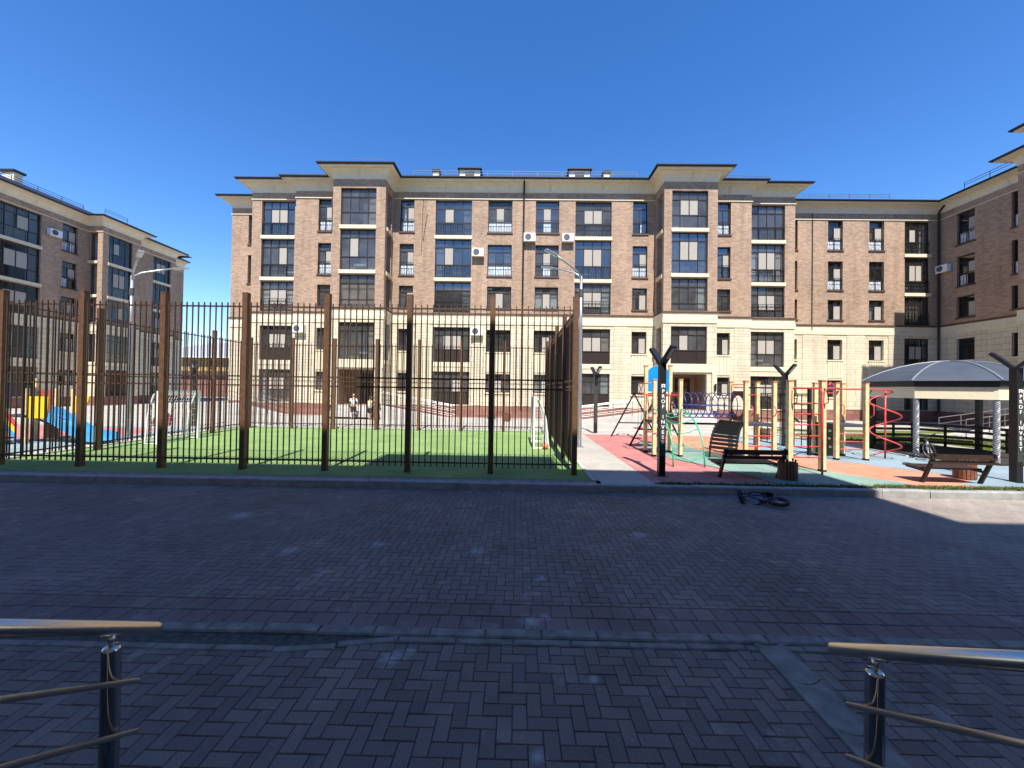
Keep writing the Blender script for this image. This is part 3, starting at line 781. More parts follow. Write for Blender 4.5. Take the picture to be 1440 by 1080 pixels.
# window surrounds below sills on lower floors
for x0, x1 in ((-14.13, -13.2), (-8.37, -7.37), (-2.19, -.5), (1.14, 2.77), (7.9, 8.93), (13.74, 14.67)):
    k = MB(); n = max(3, int((x1 - x0) / .2))
    for q in range(n): k.box(x0 + (x1 - x0) * q / n + .012, x0 + (x1 - x0) * (q + 1) / n - .012, 26.66, 26.705, 3.32, 4.56)
    part('ribbed_panel', k, 'cream_slab', main)
for xa, xb in ((-12.34, -8.85), (9.46, 12.94)):
    k = MB()
    k.box(xa - .04, xb + .04, 25.02, 25.13, 3.42, 3.92); k.box(xa + .02, xa + .32, 24.98, 25.2, .95, 3.42); k.box(xb - .32, xb - .02, 24.98, 25.2, .95, 3.42)
    part('entrance_surround', k, 'cream_slab', main)
    xc = (xa + xb) / 2
    dr = part('door', MB().box(xc - .25, xc + .75, 26.72, 26.78, .96, 3.05), 'door_dark', main)
    part('pane', MB().box(xc - .12, xc + .12, 26.70, 26.718, 1.5, 2.8), 'glass', dr); part('pane', MB().box(xc + .35, xc + .6, 26.70, 26.718, 1.5, 2.8), 'glass', dr)
# pediment friezes are plain; roofs
rf = MB()
for args in ((-18.3, 18.6, 27.6, 40, 16.9, 2.6, 5.6), (-12.0, -9.2, 25.5, 30, 16.95, .62, 1.38), (9.8, 12.6, 25.5, 30, 16.95, .62, 1.38)):
    k = hip(*args); rf.add(k.v, k.f)
part('roof', rf, 'roof_metal', main)
k = MB(); k.box(-22.25, 19.25, 30.6, 39.5, Z0, 16.5); part('rear_block', k, 'brick', main)
snow_guard(main, (-7.7, 27.5), (8.4, 27.5), 17.40); snow_guard(main, (-11.8, 26.4), (-9.4, 26.4), 17.55); snow_guard(main, (10.2, 26.4), (12.2, 26.4), 17.4)
snow_guard(main, (-18, 28), (-13.5, 28), 17.4); snow_guard(main, (14.2, 27.6), (18, 27.8), 17.35)
for x, lab in ((-3.75, 0), (4.42, 0)):
    k = MB(); k.box(x - .75, x + .75, 28.4, 30.5, 17.4, 18.45); k.cur = 1; k.box(x - .34, x + .34, 28.36, 28.42, 17.75, 18.25); k.cur = 2; k.box(x - .9, x + .9, 28.2, 30.6, 18.45, 18.53)
    part('dormer', k, ['dormer_white', 'interior_dark', 'roof_metal'], main)
for x in (-6.3, 6.45):
    k = MB(); k.box(x - .22, x + .22, 28.5, 28.95, 17.3, 18.3); k.cur = 1; k.box(x - .3, x + .3, 28.42, 29.05, 18.36, 18.5); k.box(x - .2, x + .2, 28.53, 28.9, 18.3, 18.36)
    part('chimney', k, ['cream_slab', 'roof_metal'], main)
downpipe(main, .3, 26.58, .9, 16.0); downpipe(main, -12.55, 26.55, .9, 15.95); downpipe(main, 13.15, 26.55, .9, 15.95)
# thin lean cables on the facade
k = MB(); k.tube([(-6.75, 26.67, 15.3), (-6.8, 26.66, 12.6), (-6.85, 26.67, 11.4)], .012, 4); k.tube([(-6.45, 26.67, 14.4), (-6.72, 26.66, 12.4)], .012, 4)
part('cable', k, 'rail_black', main)

# ---- east wing: recessed part and the wing running towards the camera
rg = random.Random(5)
east = thing('apartment_wing', 'brick apartment wing with shaded side closing the courtyard on the east', 'building', (31.8, 29.4, 0))
poly = [(19.31, 29.4), (31.8, 29.4), (31.8, 23.07), (29.6, 23.07), (29.6, 20.3), (27.3, 20.3), (27.3, 12.0), (34, 12.0)]
wmb = MB()
for i, (a, b) in enumerate(zip(poly, poly[1:])):
    A, B = Vector(a), Vector(b); d = (B - A).normalized(); holes = []
    def WS(s0, s1, kind, rows, rails): window_col(east, wmb, A, d, holes, s0, s1, kind, rows, rails, rg)
    if i == 0:
        WS(.75, 1.9, 'S', range(5), {}); WS(4.19, 5.31, 'S', range(5), {4: 2, 3: 2}); WS(7.29, 8.41, 'S', range(5), {4: 2, 3: 2}); WS(9.95, 11.86, 'L', range(5), {4: 2, 3: 2, 2: 2})
    if i == 1: WS(1.2, 2.3, 'S', range(5), {4: 1, 3: 1}); WS(4.3, 5.8, 'S', range(5), {})
    if i == 3: WS(.5, 2.3, 'L', range(5), {})
    if i == 5: WS(.9, 3.2, 'L', range(5), {}); WS(5, 6.2, 'S', range(5), {})
    facade(east, wmb, A, B, holes)
    if i == 0:
        for x0, x1 in ((21.6, 23.2), (24.95, 26.3), (28.05, 28.95)):
            for q in range(14):
                z = .98 + q * .4
                k = MB(); k.box(x0, x1, A.y - .035, A.y + .01, z, z + .388); part('stone', k, 'cream_stone', east)
        for x0, x1 in ((23.5, 24.62), (26.6, 27.72)):
            k = MB()
            for q in range(6): k.box(x0 + (x1 - x0) * q / 6 + .012, x0 + (x1 - x0) * (q + 1) / 6 - .012, 29.36, 29.405, 3.32, 4.56)
            part('ribbed_panel', k, 'cream_slab', east)
part('wall', wmb, WALLM, east)
trims(east, poly, True)
rf = MB()
for args in ((19.3, 42, 30.0, 40, 16.95, 2.4, 5), (32.4, 42, 12.4, 31, 16.95, 2.4, 5), (30, 36, 20.7, 22.7, 16.95, .45, .9), (27.7, 36, 12.4, 19.9, 16.95, 1.4, 3)):
    k = hip(*args); rf.add(k.v, k.f)
part('roof', rf, 'roof_metal', east)
k = MB(); k.box(19.4, 41.5, 31.2, 39, Z0, 16.5); k.box(33.4, 41.5, 12.1, 31.1, Z0, 16.5)
part('rear_block', k, 'interior_dark', east)
snow_guard(east, (19.6, 30.3), (29, 30.3), 17.4); snow_guard(east, (32.8, 28.6), (32.8, 24), 17.45)
downpipe(east, 22.3, 29.36, 6.9, 15.8, False, .03); downpipe(east, 31.6, 29.2, .9, 15.9)

# ---- west building
rg = random.Random(11)
west = thing('apartment_building', 'brick apartment block with shaded long side on the west behind the small playground', 'building', (-37.7, 33, 0))
poly = [(-45, 18.0), (-37.7, 18.0), (-37.7, 33.0), (-36.4, 33.0), (-36.4, 36.4), (-37.7, 36.4), (-37.7, 41.6), (-39.8, 41.6), (-39.8, 45)]
wmb = MB()
for i, (a, b) in enumerate(zip(poly, poly[1:])):
    A, B = Vector(a), Vector(b); d = (B - A).normalized(); holes = []
    def WS(s0, s1, kind, rows, rails): window_col(west, wmb, A, d, holes, s0, s1, kind, rows, rails, rg)
    if i == 1:
        WS(8.9, 11.7, 'L', range(5), {}); WS(13.1, 14.2, 'S', range(5), {4: 1, 3: 1}); WS(5, 6.1, 'S', range(5), {})
    if i == 2:
        for r_ in (1, 2, 3, 4):
            z0, z1 = ROWS_L[r_]; holes.append((.05, .85, z0, z1, 1.0, 3)); slab(west, A, d, .05, .85, z0 - .26)
    if i == 3: WS(.5, 2.6, 'L', range(1, 5), {}); holes.append((.5, 2.6, .95, 3.3, 1.5, 5))
    if i == 5: WS(2.6, 4.6, 'L', range(5), {})
    facade(west, wmb, A, B, holes)
part('wall', wmb, WALLM, west)
trims(west, poly, True)
rf = MB()
for args in ((-50, -38.3, 18.4, 44.5, 16.95, 2.4, 5), (-42, -36.9, 33.4, 36.0, 16.95, .55, 1.2)):
    k = hip(*args); rf.add(k.v, k.f)
part('roof', rf, 'roof_metal', west)
k = MB(); k.box(-50, -39.4, 18.1, 41.4, Z0, 16.5); k.box(-50, -39.9, 41.5, 45, Z0, 16.5); part('rear_block', k, 'interior_dark', west)
k = MB(); k.box(-45.6, -44.5, 33.0, 33.6, 18, 20.6); k.cur = 1; k.box(-45.75, -44.35, 32.85, 33.75, 20.6, 20.78); part('chimney', k, ['cream_slab', 'roof_metal'], west)
snow_guard(west, (-38.8, 27), (-38.8, 33.5), 17.45); snow_guard(west, (-37.4, 34.0), (-37.4, 36), 17.4)

# ---- building behind the camera (its shade lies on the road)
home = thing('apartment_building', 'brick apartment block behind the entrance stairs whose shade covers the road', 'building', (0, -2, 0))
poly = [(42, -5.2), (7.5, -5.2), (7.5, -1.95), (.9, -1.95), (.9, -.18), (-2.6, -.18), (-2.6, -1.95), (-42, -1.95)]
wmb = MB()
for i, (a, b) in enumerate(zip(poly, poly[1:])):
    A, B = Vector(a), Vector(b); L = (B - A).length; holes = []
    if L > 3:
        n = int(L / 3.3)
        for q in range(n):
            for r_ in range(0 if L > 4 else 1, 5):
                z0, z1 = ROWS_W[r_]; c = (q + .5) * L / n; holes.append((c - .7, c + .7, z0, z1, .5, 3))
    facade(home, wmb, A, B, holes)
part('wall', wmb, WALLM, home)
trims(home, poly, False)
rf = MB(); k = hip(-42, 42, -16, -5.2, 16.95, 2, 4.6); rf.add(k.v, k.f); part('roof', rf, 'roof_metal', home)
part('rear_block', MB().box(-41.9, 41.9, -15.5, -5.2, Z0, 16.5), 'interior_dark', home)
k = MB(); k.box(-41.9, 7.4, -5.15, -2.5, 16.0, 16.4); part('attic_floor', k, 'interior_dark', home)

# ---- low houses in the gap
low = thing('low_building', 'low tan building with grey metal roof in the gap between the apartment blocks', 'building', (-47, 61, 0))
part('wall', MB().box(-60, -37, 60, 74, Z0, 6.3), 'tan_render', low)
part('brick_base', MB().box(-59.9, -37.1, 59.92, 60, Z0, 3.6), 'granite_plinth', low)
part('canopy', MB().box(-60.3, -36.7, 59.4, 60.0, 3.6, 4.2), 'belt_brown', low)
k = MB(); k.add([(-60.7, 59.2, 6.45), (-36.3, 59.2, 6.45), (-36.3, 74.6, 6.45), (-60.7, 74.6, 6.45), (-54, 66.5, 9.3), (-42, 66.5, 9.6)], [(0, 1, 5, 4), (1, 2, 5), (2, 3, 4, 5), (3, 0, 4), (3, 2, 1, 0)])
part('roof', k, 'roof_grey', low)
part('gutter', MB().box(-60.75, -36.25, 59.05, 59.2, 6.25, 6.47), 'dormer_white', low)
for q in range(7):
    part('window', MB().box(-58 + q * 3.1, -56.8 + q * 3.1, 59.9, 59.97, 4.6, 5.8), 'interior_dark', low)

# ---- air conditioners
AC = [(-2.84, 26.7, 11.3, 'white air conditioner beside the fourth floor balcony left of the downpipe'),
      (.72, 26.7, 12.38, 'white air conditioner immediately right of the downpipe'),
      (3.38, 26.7, 12.38, 'white air conditioner between the wide window and balcony near the street light arms'),
      (-15.22, 26.7, 5.85, 'white air conditioner on cream stone beside the leftmost balcony column'),
      (-2.83, 26.7, 5.82, 'white air conditioner on cream stone beside the middle balcony')]
def ac_unit(loc, label, rz=0):
    t_ = thing('air_conditioner', label, 'air conditioner', loc, 'wall air conditioners', rz)
    part('casing', MB().box(-.4, .4, -.36, -.06, 0, .55), 'ac_white', t_, False)
    k = MB(); k.lathe([(.21, 0), (.21, .02), (0.0, .02)], 16); k.v = [(a - .1, -.362 - c, .28 + b) for a, b, c in k.v]
    g = part('fan_grille', k, 'ac_fan', t_, False)
    k = MB(); k.box(-.42, -.38, -.34, .0, -.06, 0); k.box(.38, .42, -.34, .0, -.06, 0); part('bracket', k, 'galvanised', t_, False)
    return t_
ac0 = ac_unit(AC[0][:3], AC[0][3])
for x, y, z, lab in AC[1:]: dup(ac0, (x, y, z), label=lab)
dup(ac0, (31.8, 28.9, 11.3), R(-90), 'white air conditioner on the shaded east wing near the inner corner')
dup(ac0, (-37.7, 30.4, 13.9), R(90), 'white air conditioner high on the shaded west building')

# ---- entrances: steps, ramps with rails
def stairs(x0, x1, yw, label):
    t_ = thing('entrance_steps', label, 'steps', ((x0 + x1) / 2, yw, Z0), 'entrance steps')
    for q in range(5):
        part('step', MB().box(x0, x1, yw - 1.2 + .24 * q, yw - .02, Z0 + .16 * q, Z0 + .16 * (q + 1)), 'concrete_light', t_)
    for x in (x0 + .05, x1 - .05):
        k = MB(); a = (x, yw - 1.15, Z0 + 1.0); b = (x, yw - .2, .95 + .92); c = (x, yw - .1, .95 + .92)
        k.tube([a, b, c], .022, 6)
        for f in (.35, .65): k.tube([(x, p[1], p[2] - f) for p in (a, b, c)], .012, 5)
        k.tube([(x, a[1], Z0), a], .02, 6); k.tube([(x, b[1], .9), b], .02, 6)
        part('handrail', k, 'steel_grey', t_)
stairs(-12.0, -9.2, 25.1, 'pale entrance steps below the left projecting bay')
stairs(9.8, 12.6, 25.1, 'pale entrance steps below the right projecting bay')
def ramp(x_hi, x_lo, y0, label):
    t_ = thing('access_ramp', label, 'ramp', (x_lo, y0, Z0), 'access ramps')
    k = MB(); y1 = y0 + 1.3
    k.add([(x_lo, y0, Z0), (x_hi, y0, Z0), (x_hi, y0, .95), (x_lo, y0, Z0 + .02), (x_lo, y1, Z0), (x_hi, y1, Z0), (x_hi, y1, .95), (x_lo, y1, Z0 + .02)],
          [(0, 1, 2, 3), (3, 2, 6, 7), (5, 4, 7, 6), (1, 5, 6, 2), (4, 0, 3, 7)])
    part('slope', k, 'concrete_light', t_)
    for yy in (y0 + .06, y1 - .06):
        k = MB()
        for f in (.9, .6, .3): k.tube([(x_lo, yy, Z0 + f), (x_hi, yy, .95 + f)], .02 if f == .9 else .011, 6)
        n = 5
        for q in range(n + 1):
            f = q / n; x = x_lo + (x_hi - x_lo) * f; z = Z0 + .82 * f; k.tube([(x, yy, z), (x, yy, z + .9)], .02, 6)
        part('handrail', k, 'steel_grey', t_)
ramp(-8.75, -4.0, 23.75, 'wheelchair ramp with steel rails right of the left bay entrance')
ramp(9.5, 3.6, 23.75, 'wheelchair ramp with steel rails left of the right bay entrance')
ramp(-19.0, -15.4, 24.6, 'wheelchair ramp with steel rails at the left end of the long block')
ramp(27.0, 21.5, 18.6, 'wheelchair ramp with steel rails in the shade of the east wing')
for x, y, lab in ((-12.0, 24.97, 'black wall lantern on the left pillar of the left bay entrance'), (-9.2, 24.97, 'black wall lantern on the right pillar of the left bay entrance'),
                  (12.77, 24.97, 'black wall lantern on the right pillar of the right bay entrance')):
    k = MB(); k.lathe([(.0, .25), (.07, .2), (.06, -.2), (.03, -.28), (0, -.28)], 8, (0, 0)); k.v = [(a + x, b + y - .1, c + 2.45) for a, b, c in k.v]
    single('wall_lantern', k, 'lamp_black', lab, 'wall lamp', 'entrance lanterns')
k = MB(); k.box(11.05, 11.65, 26.62, 26.70, 2.0, 2.25); k.box(11.1, 11.3, 26.62, 26.70, 2.25, 2.6); k.cur = 1; k.ball((11.25, 26.66, 1.8), .1, 8); k.ball((11.55, 26.66, 1.8), .1, 8)
single('entrance_sign', k, ['plate_green', 'play_black'], 'small green emblem on the brown wall in the right bay entrance', 'sign')
# ------------------------------------------------------------------ sports court fence
PZ = 4.42
pm = MB(); pm.box(-.062, .062, -.062, .062, 0, PZ - Z0); pm.box(-.066, .066, -.066, .066, PZ - Z0, PZ - Z0 + .012); pm = pm.mesh('post', 'fence_brown')
up_m = MB(); up_m.box(-.0115, .0115, -.0115, .0115, 2.262, 4.19); up_m = up_m.mesh('baluster', 'fence_bar')
lo_m = MB(); lo_m.box(-.0115, .0115, -.0115, .0115, .28, 2.258); lo_m = lo_m.mesh('baluster', 'fence_bar')
def fence(name_label, A, B, n, ends=(True, True), nb=14):
    A = Vector(A); B = Vector(B); t_ = thing('sports_fence', name_label, 'fence', (A.x, A.y, Z0), 'sides of the sports court fence')
    d = (B - A) / n; rz = math.atan2(d.y, d.x)
    for i in range(n + 1):
        if (i == 0 and not ends[0]) or (i == n and not ends[1]): continue
        o = link('post', pm, t_); p = A + d * i; o.location = (p.x, p.y, Z0 - .0); o.rotation_euler = (0, 0, rz)
    for i in range(n):
        a = A + d * i + d.normalized() * .077; b = A + d * (i + 1) - d.normalized() * .077
        for z in (.38, 2.18, 2.40, 4.10):
            k = MB(); k.bar((a.x, a.y, z), (b.x, b.y, z), .04, .035); part('rail', k, 'fence_bar', t_)
        for q in range(1, nb):
            p = A + d * (i + q / nb)
            nn = Vector((d.y, -d.x)).normalized() * .036
            for me in (up_m, lo_m):
                o = link('baluster', me, t_); o.location = (p.x + nn.x, p.y + nn.y, 0); o.rotation_euler = (0, 0, rz)
    return t_
CX0, CX1, CY0, CY1 = -12.67, 1.40, 9.28, 18.08
fence('brown barred court fence nearest the road with tall square posts', (CX0, CY0), (CX1, CY0), 7)
fence('brown barred court fence beside the paved path near the tall street light', (CX1, CY0), (CX1, CY1), 4, (False, True))
fence('brown barred court fence on the far side towards the apartment entrances', (CX1, CY1), (CX0, CY1), 7, (False, True))
fence('brown barred court fence beside the small playground with the slide', (CX0, CY1), (CX0, CY0), 4, (False, False))

# goals
def goal(label, x, s_, y0, y1):
    t_ = thing('football_goal', label, 'goal', (x, 14.1, Z0), 'football goals')
    h = 1.80; dx = s_ * .75
    k = MB(); k.box(x - .04, x + .04, y0 - .04, y0 + .04, Z0, Z0 + h); part('post', k, 'white_tube', t_)
    k = MB(); k.box(x - .04, x + .04, y1 - .04, y1 + .04, Z0, Z0 + h); part('post', k, 'white_tube', t_)
    part('crossbar', MB().box(x - .04, x + .04, y0 + .04, y1 - .04, Z0 + h - .08, Z0 + h), 'white_tube', t_)
    for yy in (y0, y1):
        pts = [(x, yy, Z0 + h - .03), (x + dx * .35, yy, Z0 + h - .14), (x + dx * .62, yy, Z0 + h - .45), (x + dx * .8, yy, Z0 + 1.0), (x + dx, yy, Z0 + .03), (x, yy, Z0 + .03)]
        part('stanchion', MB().tube(pts, .025, 6), 'white_tube', t_)
    part('ground_bar', MB().tube([(x + dx, y0, Z0 + .03), (x + dx, y1, Z0 + .03)], .025, 6), 'white_tube', t_)
    k = MB()
    prof = [(x, Z0 + h - .05), (x + dx * .35, Z0 + h - .16), (x + dx * .62, Z0 + h - .47), (x + dx * .8, Z0 + 1.0), (x + dx * .9, Z0 + .5), (x + dx, Z0 + .04)]
    for q in range(17):
        yy = y0 + (y1 - y0) * q / 16; k.tube([(a, yy, b) for a, b in prof], .004, 3)
    for (a, b), (c, e) in zip(prof, prof[1:]):
        for f in (0, .33, .66): k.tube([(a + (c - a) * f, y0, b + (e - b) * f), (a + (c - a) * f, y1, b + (e - b) * f)], .004, 3)
    for yy in (y0, y1):
        for q in range(1, 8):
            z = Z0 + h * q / 8; k.tube([(x, yy, z), (x + dx * (1 - .55 * (q / 8) ** 2), yy, z)], .004, 3)
        for q in range(1, 5): k.tube([(x + dx * q / 5, yy, Z0 + .03), (x + dx * q / 5, yy, Z0 + h * (1 - (q / 5) ** 2) - .06)], .004, 3)
    part('net', k, 'net_white', t_)
goal('white football goal with net beside the orange ball', .60, .7, 13.24, 15.0)
goal('white football goal at the slide end of the court', -12.05, -.55, 12.75, 14.4)
k = MB(); k.ball((1.0, 13.1, Z0 + .12), .11, 16)
single('ball', k, 'ball_orange', 'orange ball on the turf in front of the goal', 'ball', smooth=True)

# ------------------------------------------------------------------ lamps
def street_light(x, y, dirs, label, ztop=6.5):
    t_ = thing('street_light', label, 'street light', (x, y, Z0), 'tall galvanised street lights')
    part('base_plate', MB().box(x - .16, x + .16, y - .16, y + .16, Z0, Z0 + .03), 'galvanised', t_)
    part('pole', MB().tube([(x, y, Z0), (x, y, 1.5), (x, y, 4.5), (x, y, ztop - .25)], [.085, .075, .06, .05], 10), 'galvanised', t_, smooth=True)
    part('collar', MB().tube([(x, y, ztop - 1.0), (x, y, ztop - .72)], .075, 10), 'ac_fan', t_)
    for i, (dx, dy) in enumerate(dirs):
        L = 1.15; z = ztop - .25
        pts = [(x, y, z - .35), (x + dx * .05, y + dy * .05, z), (x + dx * .25, y + dy * .25, z + .16), (x + dx * L * .6, y + dy * L * .6, z + .33), (x + dx * L, y + dy * L, z + .5)]
        part('arm', MB().tube(pts, .03, 8), 'galvanised', t_, smooth=True)
        a = Vector(pts[-1]); b = a + Vector((dx * .5, dy * .5, .11))
        hd = part('lamp_head', MB().bar(a, b, .16, .05), 'galvanised', t_)
        part('diffuser', MB().bar(a + Vector((dx * .05, dy * .05, -.025)), b - Vector((dx * .03, dy * .03, .035)), .11, .02), 'lamp_led', hd)
q_ = math.sqrt(.5)
street_light(2.25, 13.76, [(-.82, .57), (-.82, -.57)], 'tall galvanised street light beside the path at the court corner')
street_light(-14.66, 14.34, [(.80, .6), (.80, -.6)], 'tall galvanised street light between the court and the small playground')

FONT = None
def lettering(t_, z0, dz, size, y):
    k = [('box', None)] + [('t', c) for c in 'PROF INVEST']
    for i, (kd, c) in enumerate(k):
        z = z0 - i * dz
        if c == ' ': continue
        if kd == 'box':
            mbx = MB(); s2 = size * .36; mbx.box(-s2, -s2 * .45, y - .004, y, z, z + size * .72); mbx.box(s2 * .45, s2, y - .004, y, z, z + size * .72)
            mbx.box(-s2 * .45, s2 * .45, y - .004, y, z + size * .52, z + size * .72); mbx.box(-s2 * .45, s2 * .45, y - .004, y, z + size * .2, z + size * .34)
            part('logo', mbx, 'white_print', t_, False); continue
        cu = bpy.data.curves.new('letter', 'FONT'); cu.body = c; cu.size = size; cu.align_x = 'CENTER'; cu.extrude = .002; cu.offset = size * .022
        cu.materials.append(MATS['white_print'])
        tmp = bpy.data.objects.new('letter', cu); COL.objects.link(tmp); me = bpy.data.meshes.new_from_object(tmp.evaluated_get(bpy.context.evaluated_depsgraph_get())); bpy.data.objects.remove(tmp)
        me.materials.clear(); me.materials.append(MATS['white_print'])
        o = bpy.data.objects.new('letter', me); COL.objects.link(o); o.parent = t_; o.location = (0, y - .003, z); o.rotation_euler = (R(90), 0, 0)
def v_lamp(x, y, label, text=False):
    t_ = thing('lamp_post', label, 'lamp post', (x, y, Z0), 'black lamp posts with V shaped heads')
    hz = 2.74; w2 = .075
    part('base_plate', MB().box(-.13, .13, -.13, .13, 0, .02), 'lamp_black', t_, False)
    part('post', MB().box(-w2, w2, -w2, w2, .02, hz), 'lamp_black', t_, False)
    part('front_panel', MB().box(-.066, .066, -w2 - .008, -w2, .5, 2.24), 'lamp_panel', t_, False)
    d = Vector((.30, -.954, 0))
    for s_ in (1, -1):
        a = Vector((0, 0, hz - .02)) + d * s_ * .02; b = a + d * s_ * .38 + Vector((0, 0, .40))
        k = MB(); k.bar(a, b, .15, .075); wg = part('lamp_wing', k, 'lamp_black', t_, False)
        nrm = (b - a).normalized().cross(Vector((d.y, -d.x, 0)) * s_).normalized()
        if nrm.z > 0: nrm = -nrm
        k = MB(); k.bar(a.lerp(b, .35) + nrm * .04, a.lerp(b, .92) + nrm * .04, .09, .01); part('diffuser', k, 'lamp_led', wg, False)
    if text: lettering(t_, 2.14, .124, .118, -w2 - .009)
    return t_
v_lamp(3.54, 9.42, 'black lamp post with lettering in front of the blue panel tower', True)
v_lamp(11.95, 9.35, 'black lamp post with lettering in front of the domed pavilion', True)
v_lamp(3.69, 18.0, 'dark lamp post beyond the end of the paved path')
v_lamp(10.3, 14.9, 'dark lamp post behind the red wall bars')
v_lamp(-15.6, 18.4, 'dark lamp post left of the court behind the slide fence')

# ------------------------------------------------------------------ playground
def post(t_, x, y, top, w2=.052):
    p = part('post', MB().box(x - w2, x + w2, y - w2, y + w2, Z0, top), 'post_wood', t_)
    part('cap', MB().box(x - w2 - .012, x + w2 + .012, y - w2 - .012, y + w2 + .012, top, top + .035), 'cap_orange', p)
    part('foot', MB().box(x - w2 - .008, x + w2 + .008, y - w2 - .008, y + w2 + .008, Z0, Z0 + .07), 'play_black', p)
def tower(label, x0, x1, y0, y1, tops, deck=1.22):
    t_ = thing('climbing_tower', label, 'climbing tower', ((x0 + x1) / 2, (y0 + y1) / 2, Z0), 'climbing towers')
    for (x, y), tp in zip(((x0, y0), (x1, y0), (x0, y1), (x1, y1)), tops): post(t_, x, y, tp)
    part('platform', MB().box(x0 - .02, x1 + .02, y0 - .02, y1 + .02, deck - .06, deck + .02), 'play_deck', t_)
    return t_
def red_rail(t_, pts, r=.018, mat='play_red', name='rail'): return part(name, MB().tube(pts, r, 8), mat, t_, smooth=True)
def holed_panel(t_, x, y0, y1, z0, z1, r, mat, axis='x', name='tunnel_panel'):
    k = MB(); cy, cz = (y0 + y1) / 2, (z0 + z1) / 2; n = 24; th = .025
    outer = []; inner = []
    for i in range(n):
        a = 2 * math.pi * i / n; c_, s_ = math.cos(a), math.sin(a)
        f = min((y1 - y0) / 2 / max(abs(c_), 1e-6), (z1 - z0) / 2 / max(abs(s_), 1e-6))
        outer.append((cy + f * c_, cz + f * s_)); inner.append((cy + r * c_, cz + r * s_))
    vs = [(x + o, p[0], p[1]) for o in (-th / 2, th / 2) for lst in (outer, inner) for p in lst]
    fs = []
    for i in range(n):
        j = (i + 1) % n
        fs += [(i, j, n + j, n + i), (2 * n + i, 3 * n + i, 3 * n + j, 2 * n + j), (n + i, n + j, 3 * n + j, 3 * n + i), (i, 2 * n + i, 2 * n + j, j)]
    k.add(vs, fs); return part(name, k, mat, t_)
# tower A, blue arched panel
ax0, ax1, ay0, ay1 = 4.32, 5.13, 12.1, 12.92
ta = tower('wooden post tower with arched blue panel and two tall posts', ax0, ax1, ay0, ay1, (2.52, 2.54, 3.0, 3.02))
k = MB(); n = 12; z0, zs, cx, hw = 2.16, 2.78, (ax0 + ax1) / 2, (ax1 - ax0) / 2 - .055
prof = [(-hw, z0), (hw, z0)] + [(hw * math.cos(math.pi * i / n), zs + .24 * math.sin(math.pi * i / n)) for i in range(n + 1)]
N = len(prof); k.add([(cx + a, ay1 + o, b) for o in (-.015, .015) for a, b in prof], [tuple(range(N)), tuple(range(2 * N - 1, N - 1, -1))] + [(i, N + i, N + (i + 1) % N, (i + 1) % N) for i in range(N)])
part('blue_panel', k, 'play_blue', ta)
part('guard_panel', MB().box(ax0 + .06, ax1 - .06, ay1 - .015, ay1 + .015, 2.0, 2.10), 'play_rust', ta)
part('guard_panel', MB().box(ax0 + .06, ax1 - .06, ay1 - .015, ay1 + .015, 1.25, 1.32), 'play_rust', ta)
holed_panel(ta, ax1 + .0, ay0 + .06, ay1 - .06, 1.24, 2.16, .31, 'play_rust')
for z in (2.42, 2.06):
    red_rail(ta, [(ax0, ay0, z), (ax0 - .30, ay0 + .15, z), (ax0 - .30, ay1 - .15, z), (ax0, ay1, z)])
red_rail(ta, [(ax0 - .3, ay0 + .15, 2.42), (ax0 - .3, ay1 - .15, 2.06)], .012); red_rail(ta, [(ax0 - .3, ay1 - .15, 2.42), (ax0 - .3, ay0 + .15, 2.06)], .012)
red_rail(ta, [(ax0, ay0 + .06, 2.1), (ax0, (ay0 + ay1) / 2, 1.45), (ax0, ay1 - .06, 2.1)], .014)
red_rail(ta, [(ax1 - .75, ay0, 2.06), (ax1, ay0, 2.06)])
# green arched ladder in front of tower A
tg = thing('arched_ladder', 'green tubular arched ladder with sagging rungs leaning on the blue panel tower', 'climbing ladder', (4.7, 10.5, Z0))
def gcurve(x):
    P = []
    for i in range(13):
        u = i / 12; yy = 12.1 - 1.6 * math.sin(u * math.pi / 2) ** 1.15; P.append((x, yy, Z0 + 1.5 * math.cos(u * math.pi / 2) ** .8 if i < 12 else Z0))
    return P
L_, R_ = gcurve(4.27), gcurve(5.12)
part('rail', MB().tube(L_, .02, 8), 'play_green', tg, smooth=True); part('rail', MB().tube(R_, .02, 8), 'play_green', tg, smooth=True)
for i in range(1, 12, 2):
    a, b = Vector(L_[i]), Vector(R_[i]); mid = (a + b) / 2 + Vector((0, .16, -.16))
    part('rung', MB().tube([a, a.lerp(b, .25) + Vector((0, .11, -.11)), mid, a.lerp(b, .75) + Vector((0, .11, -.11)), b], .012, 6), 'play_green', tg, smooth=True)
for a in ((4.27, 10.5), (5.12, 10.5)): pass
# ring tunnel
tr_ = thing('ring_tunnel', 'dark blue crawl tunnel of steel rings between the two towers', 'crawl tunnel', (6.05, 12.4, Z0))
yc = 12.45
for i in range(9):
    x = 5.28 + i * .2; part('ring', MB().tube(arc((x, yc, 1.75), .40, 0, 2 * math.pi, 20, (0, 1, 0))[:-1], .014, 6, True), 'play_navy', tr_, smooth=True)
for a in (0, math.pi, math.pi * 1.25, math.pi * 1.5, math.pi * 1.75):
    y_, z_ = yc + .40 * math.cos(a), 1.75 + .40 * math.sin(a); part('long_bar', MB().tube([(5.15, y_, z_), (6.98, y_, z_)], .014, 6), 'play_navy', tr_, smooth=True)
